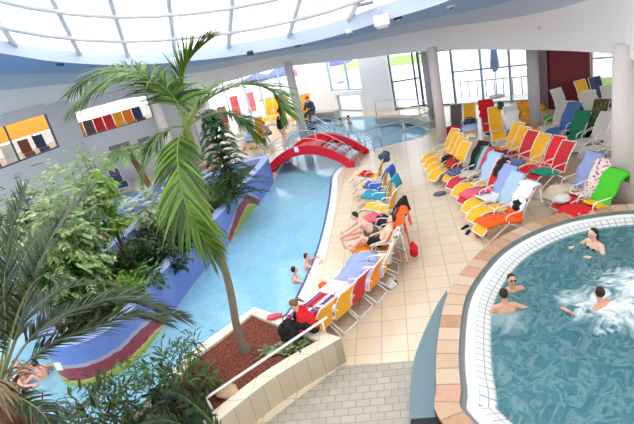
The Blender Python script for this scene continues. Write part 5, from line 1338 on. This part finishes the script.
# --- frond plant in the bottom of the picture
b0 = at(225, 470, .49)
r_ = empty('fan_fern', b0, 0, 'dark arching fern frond plant at the bottom edge beside the handrail', 'fern')
for k, pts in enumerate(([(228, 440, 5.6), (200, 410, 5.6), (178, 394, 5.6), (166, 392, 5.6)], [(226, 445, 5.6), (190, 428, 5.5), (160, 420, 5.5), (136, 428, 5.5)])):
    frond([p-b0 for p in pd(pts)], 26, .22, .05, .5, 55, .1, 70+k).build('frond', [L2, STEMG], r_)
# --- shrubs in the planter's left part
def pz(px, py, z): return at(px, py, z)
SH = [((175, 372), 1.0, .5, 230, .17, .05, L4, 'bushy green shrub at left end of planter coping', 1.0),
      ((165, 410), 1.0, .5, 170, .26, .09, L2, 'dark broad leaved shrub at the bottom of planter, left of the handrail', .8),
      ((122, 400), 1.1, .6, 210, .22, .045, L4, 'spiky green shrub at lower left, in front of the water', .9),
      ((198, 378), .8, .35, 120, .15, .05, L4, 'small green shrub on the mulch, left of beige rock', .8),
      ((188, 402), .75, .28, 90, .14, .055, L2, 'low dark plant left of the handrail foot', .8),
      ((92, 420), 1.3, .55, 170, .24, .05, L5, 'grey green strappy shrub at bottom edge near the date palm', .9)]
for k, ((x, y), z, rad, n_, ll, ww, m, lb, sq) in enumerate(SH):
    c = at(x, y, z); bush(c, rad, n_, ll, ww, m, lb, seed=80+k, squash=sq, stems=7, base=(c.x, c.y, .45))
for k, (x, y, nl, lb) in enumerate(((70, 412, 46, 'thin strappy plant at bottom left beside the date palm trunk'), (104, 388, 50, 'thin strappy plant in front of water, right of date palm'), (140, 372, 50, 'thin strappy plant at the water side of planter shrubs'), (185, 352, 44, 'light strappy plant at planter coping, below the blue channel'), (128, 416, 50, 'light strappy plant at the bottom edge among dark shrubs'))):
    c = at(x, y, 1.0); b_ = V((c.x, c.y, .45)); r_ = empty('strappy_plant', b_, 0, lb, 'plant'); mb = MB(); sb = MB(); rn = random.Random(300+k)
    for j in range(6): sb.tube([(0, 0, 0), (rn.uniform(-.1, .1), rn.uniform(-.1, .1), .35), (rn.uniform(-.25, .25), rn.uniform(-.25, .25), .75)], .008, 5)
    for j in range(nl*2):
        a = rn.uniform(0, 2*PI); q = V((rn.gauss(0, .17), rn.gauss(0, .17), rn.uniform(.3, .85))); leaf(mb, q, V((math.cos(a), math.sin(a), rn.uniform(.1, .9))), V((0, 0, 1)), rn.uniform(.2, .34), .03, .8)
    mb.build('foliage', [L5, L2, L4][k % 3], r_); sb.build('stem', STEMG, r_)
rnd = random.Random(9)
for k, (x, y) in enumerate(((268, 352), (277, 351), (285, 347), (294, 345), (290, 351), (300, 344))):
    c = at(x, y, .5); r_ = empty('ground_cover_plant', c, 0, ['leftmost low variegated plant in the mulch row under the handrail', 'second low variegated plant from left under the handrail', 'low variegated plant in the middle of row, back side', 'low variegated plant second from right under handrail', 'low variegated plant in the middle of row, front side', 'rightmost low variegated plant near the coping corner'][k], 'plant', 'variegated ground cover on the mulch')
    mb = MB()
    for j in range(34):
        a = rnd.uniform(0, 2*PI); d = V((math.cos(a), math.sin(a), rnd.uniform(.2, 1.4))); leaf(mb, V((rnd.gauss(0, .09), rnd.gauss(0, .07), .02)), d, V((0, 0, 1)), rnd.uniform(.1, .19), .06, .9)
    mb.build('foliage', leafmat('variegated_leaf', (50, 84, 44), (176, 196, 140)), r_)
    mb = MB(); mb.tube([(0, 0, -.03), (0, 0, .06)], .012, 5); mb.build('stem', STEMG, r_)
# --- island plants
def island(px, py, z=.68): return at(px, py, z)
b0 = at(236, 204, .68)
r_ = empty('conifer', b0, 0, 'dark green tiered conifer on blue island planter near the red bridge', 'conifer')
mb = MB(); mb.tube([(0, 0, 0), (0, 0, 1.6), (.02, 0, 3.3)], [.06, .045, .012], 8); mb.build('trunk', BARKB, r_)
rnd = random.Random(12)
for j in range(13):
    z = .25+j*.24; R_ = 1.3*(1-(j/13.5)**1.3)+.08; mb = MB()
    for k in range(8):
        a = k*PI/4+j*.4+rnd.uniform(-.15, .15); pts = arcpts((0, 0, z), (math.cos(a), math.sin(a), 0), R_*rnd.uniform(.8, 1.15), .18, .3)
        f_ = frond(pts, 28, .2, .04, .25, 55, .1, j*9+k, rr=.012, fold=.6); mb.add(f_.v, f_.f)
    mb.build('branch_tier', L6, r_)
IS = [((222, 196), 1.15, .5, 260, .3, .05, L7, 'bright lime green strappy shrub at foot of the conifer', 1.0, 0),
      ((162, 240), 1.35, .72, 1000, .2, .065, L2, 'dark glossy round shrub in the middle of blue island', .85, 0),
      ((142, 280), 1.0, .5, 300, .2, .06, L4, 'mid green leafy shrub on island below the dark glossy one', .8, 0),
      ((130, 290), 1.1, .55, 260, .22, .05, L7, 'bright green feathery shrub at near end of the island', .8, 0),
      ((188, 228), 1.2, .5, 360, .2, .06, L4, 'green shrub on island left of the bright hanging palm frond', .85, 0),
      ((203, 208), 1.1, .45, 180, .2, .06, L2, 'dark low shrub on island between lime shrub and palm frond', .8, 0),
      ((100, 292), 1.2, .6, 260, .24, .05, L2, 'dark leafy shrub on the island nose under date palm frond', .8, 0),
      ((75, 305), 1.2, .5, 200, .24, .05, L5, 'grey green shrub at left tip of the island nose', .8, 0)]
IS += [((108, 292), 1.0, .45, 200, .24, .06, L4, 'broad green shrub on island behind the bright feathery one', .8, 0),
       ((128, 258), .95, .5, 420, .2, .06, L4, 'mid green shrub covering the soil in the middle of the island', .8, 0),
       ((150, 240), 1.0, .5, 420, .2, .06, L2, 'dark green shrub left of the dark glossy round one', .8, 0),
       ((172, 222), 1.1, .45, 200, .22, .06, L4, 'green shrub on the island between silvery tree and dark shrub', .85, 0),
       ((88, 272), 1.3, .8, 420, .26, .055, L5, 'dull green shrub on island under the pale trees', .8, 0),
       ((178, 258), .95, .38, 170, .2, .05, L2, 'dark low shrub against the blue coping of island', .8, 0),
       ((66, 262), 1.3, .7, 260, .24, .06, L4, 'green shrub on the left side of island below pale trees', .9, 0)]
for k, ((x, y), z, rad, n_, ll, ww, m, lb, sq, cp) in enumerate(IS):
    c = at(x, y, z); bush(c, rad, n_, ll, ww, m, lb, seed=120+k, squash=sq, stems=8, base=(c.x, c.y, .66))
# pale feathery trees at the left
def tree(px, py, Y, rad, n_, m, lb, seed, zb=.66, ll=.15, ww=.07, comp=5, squash=.8):
    c = dist(px, py, Y); bush(c, rad, int(n_*2), ll, ww, m, lb, 'tree', 'feathery_tree', seed, squash, 9, (c.x+.05, c.y-.2, zb), comp, .5, updir=.3)
tree(58, 194, 12.0, .88, 200, L3, 'pale feathery tree on island, tallest, before the gallery wall', 151)
tree(30, 215, 10.5, .95, 190, L3, 'pale feathery tree at left edge above the date palm', 152, zb=-1.04)
tree(90, 164, 13.4, .6, 95, L7, 'light green feathery tree right of the tallest pale one', 153)
tree(52, 245, 10.6, .8, 120, L4, 'green feathery tree at left below the pale trees', 154)
tree(150, 203, 15.5, .6, 90, leafmat('leaf_silver', (150, 170, 130), (216, 222, 196)), 'silvery leaved small tree in the middle of the island', 155)
tree(8, 190, 12.5, .7, 110, L5, 'grey green tree cut by the left edge', 156, zb=-1.04)
# small palm beyond the island
b0 = at(150, 197, .12); c0 = dist(131, 155, b0.y+.6)
b0 = V((c0.x+.5, c0.y-.3, -1.0))
r_ = empty('palm_tree', b0, 0, 'small palm with brown leaning trunk before the back pool', 'palm')
mb = MB(); tp = spline([b0, b0.lerp(c0, .5)+V((.08, 0, 0)), c0], 5); mb.tube([p-b0 for p in tp], [.17-.004*i for i in range(len(tp))], 10); mb.build('trunk', plain('bark_red_brown', (136, 88, 58), .95, var=.3, scale=20, bump=.8), r_)
for k in range(11):
    a = k*2*PI/11+.2; frond([p-b0 for p in arcpts(c0, (math.cos(a), math.sin(a), 0), 1.35, .75, .95)], 34, .5, .05, .7, 55, .12, 170+k).build('frond', [leafmat('palm_leaf_grey', (110, 140, 86), (176, 196, 140)), STEMG], r_)
# grey pole rising among the trees at the left
p = dist(32, 172, 11.0); q = dist(15, 128, 11.2)
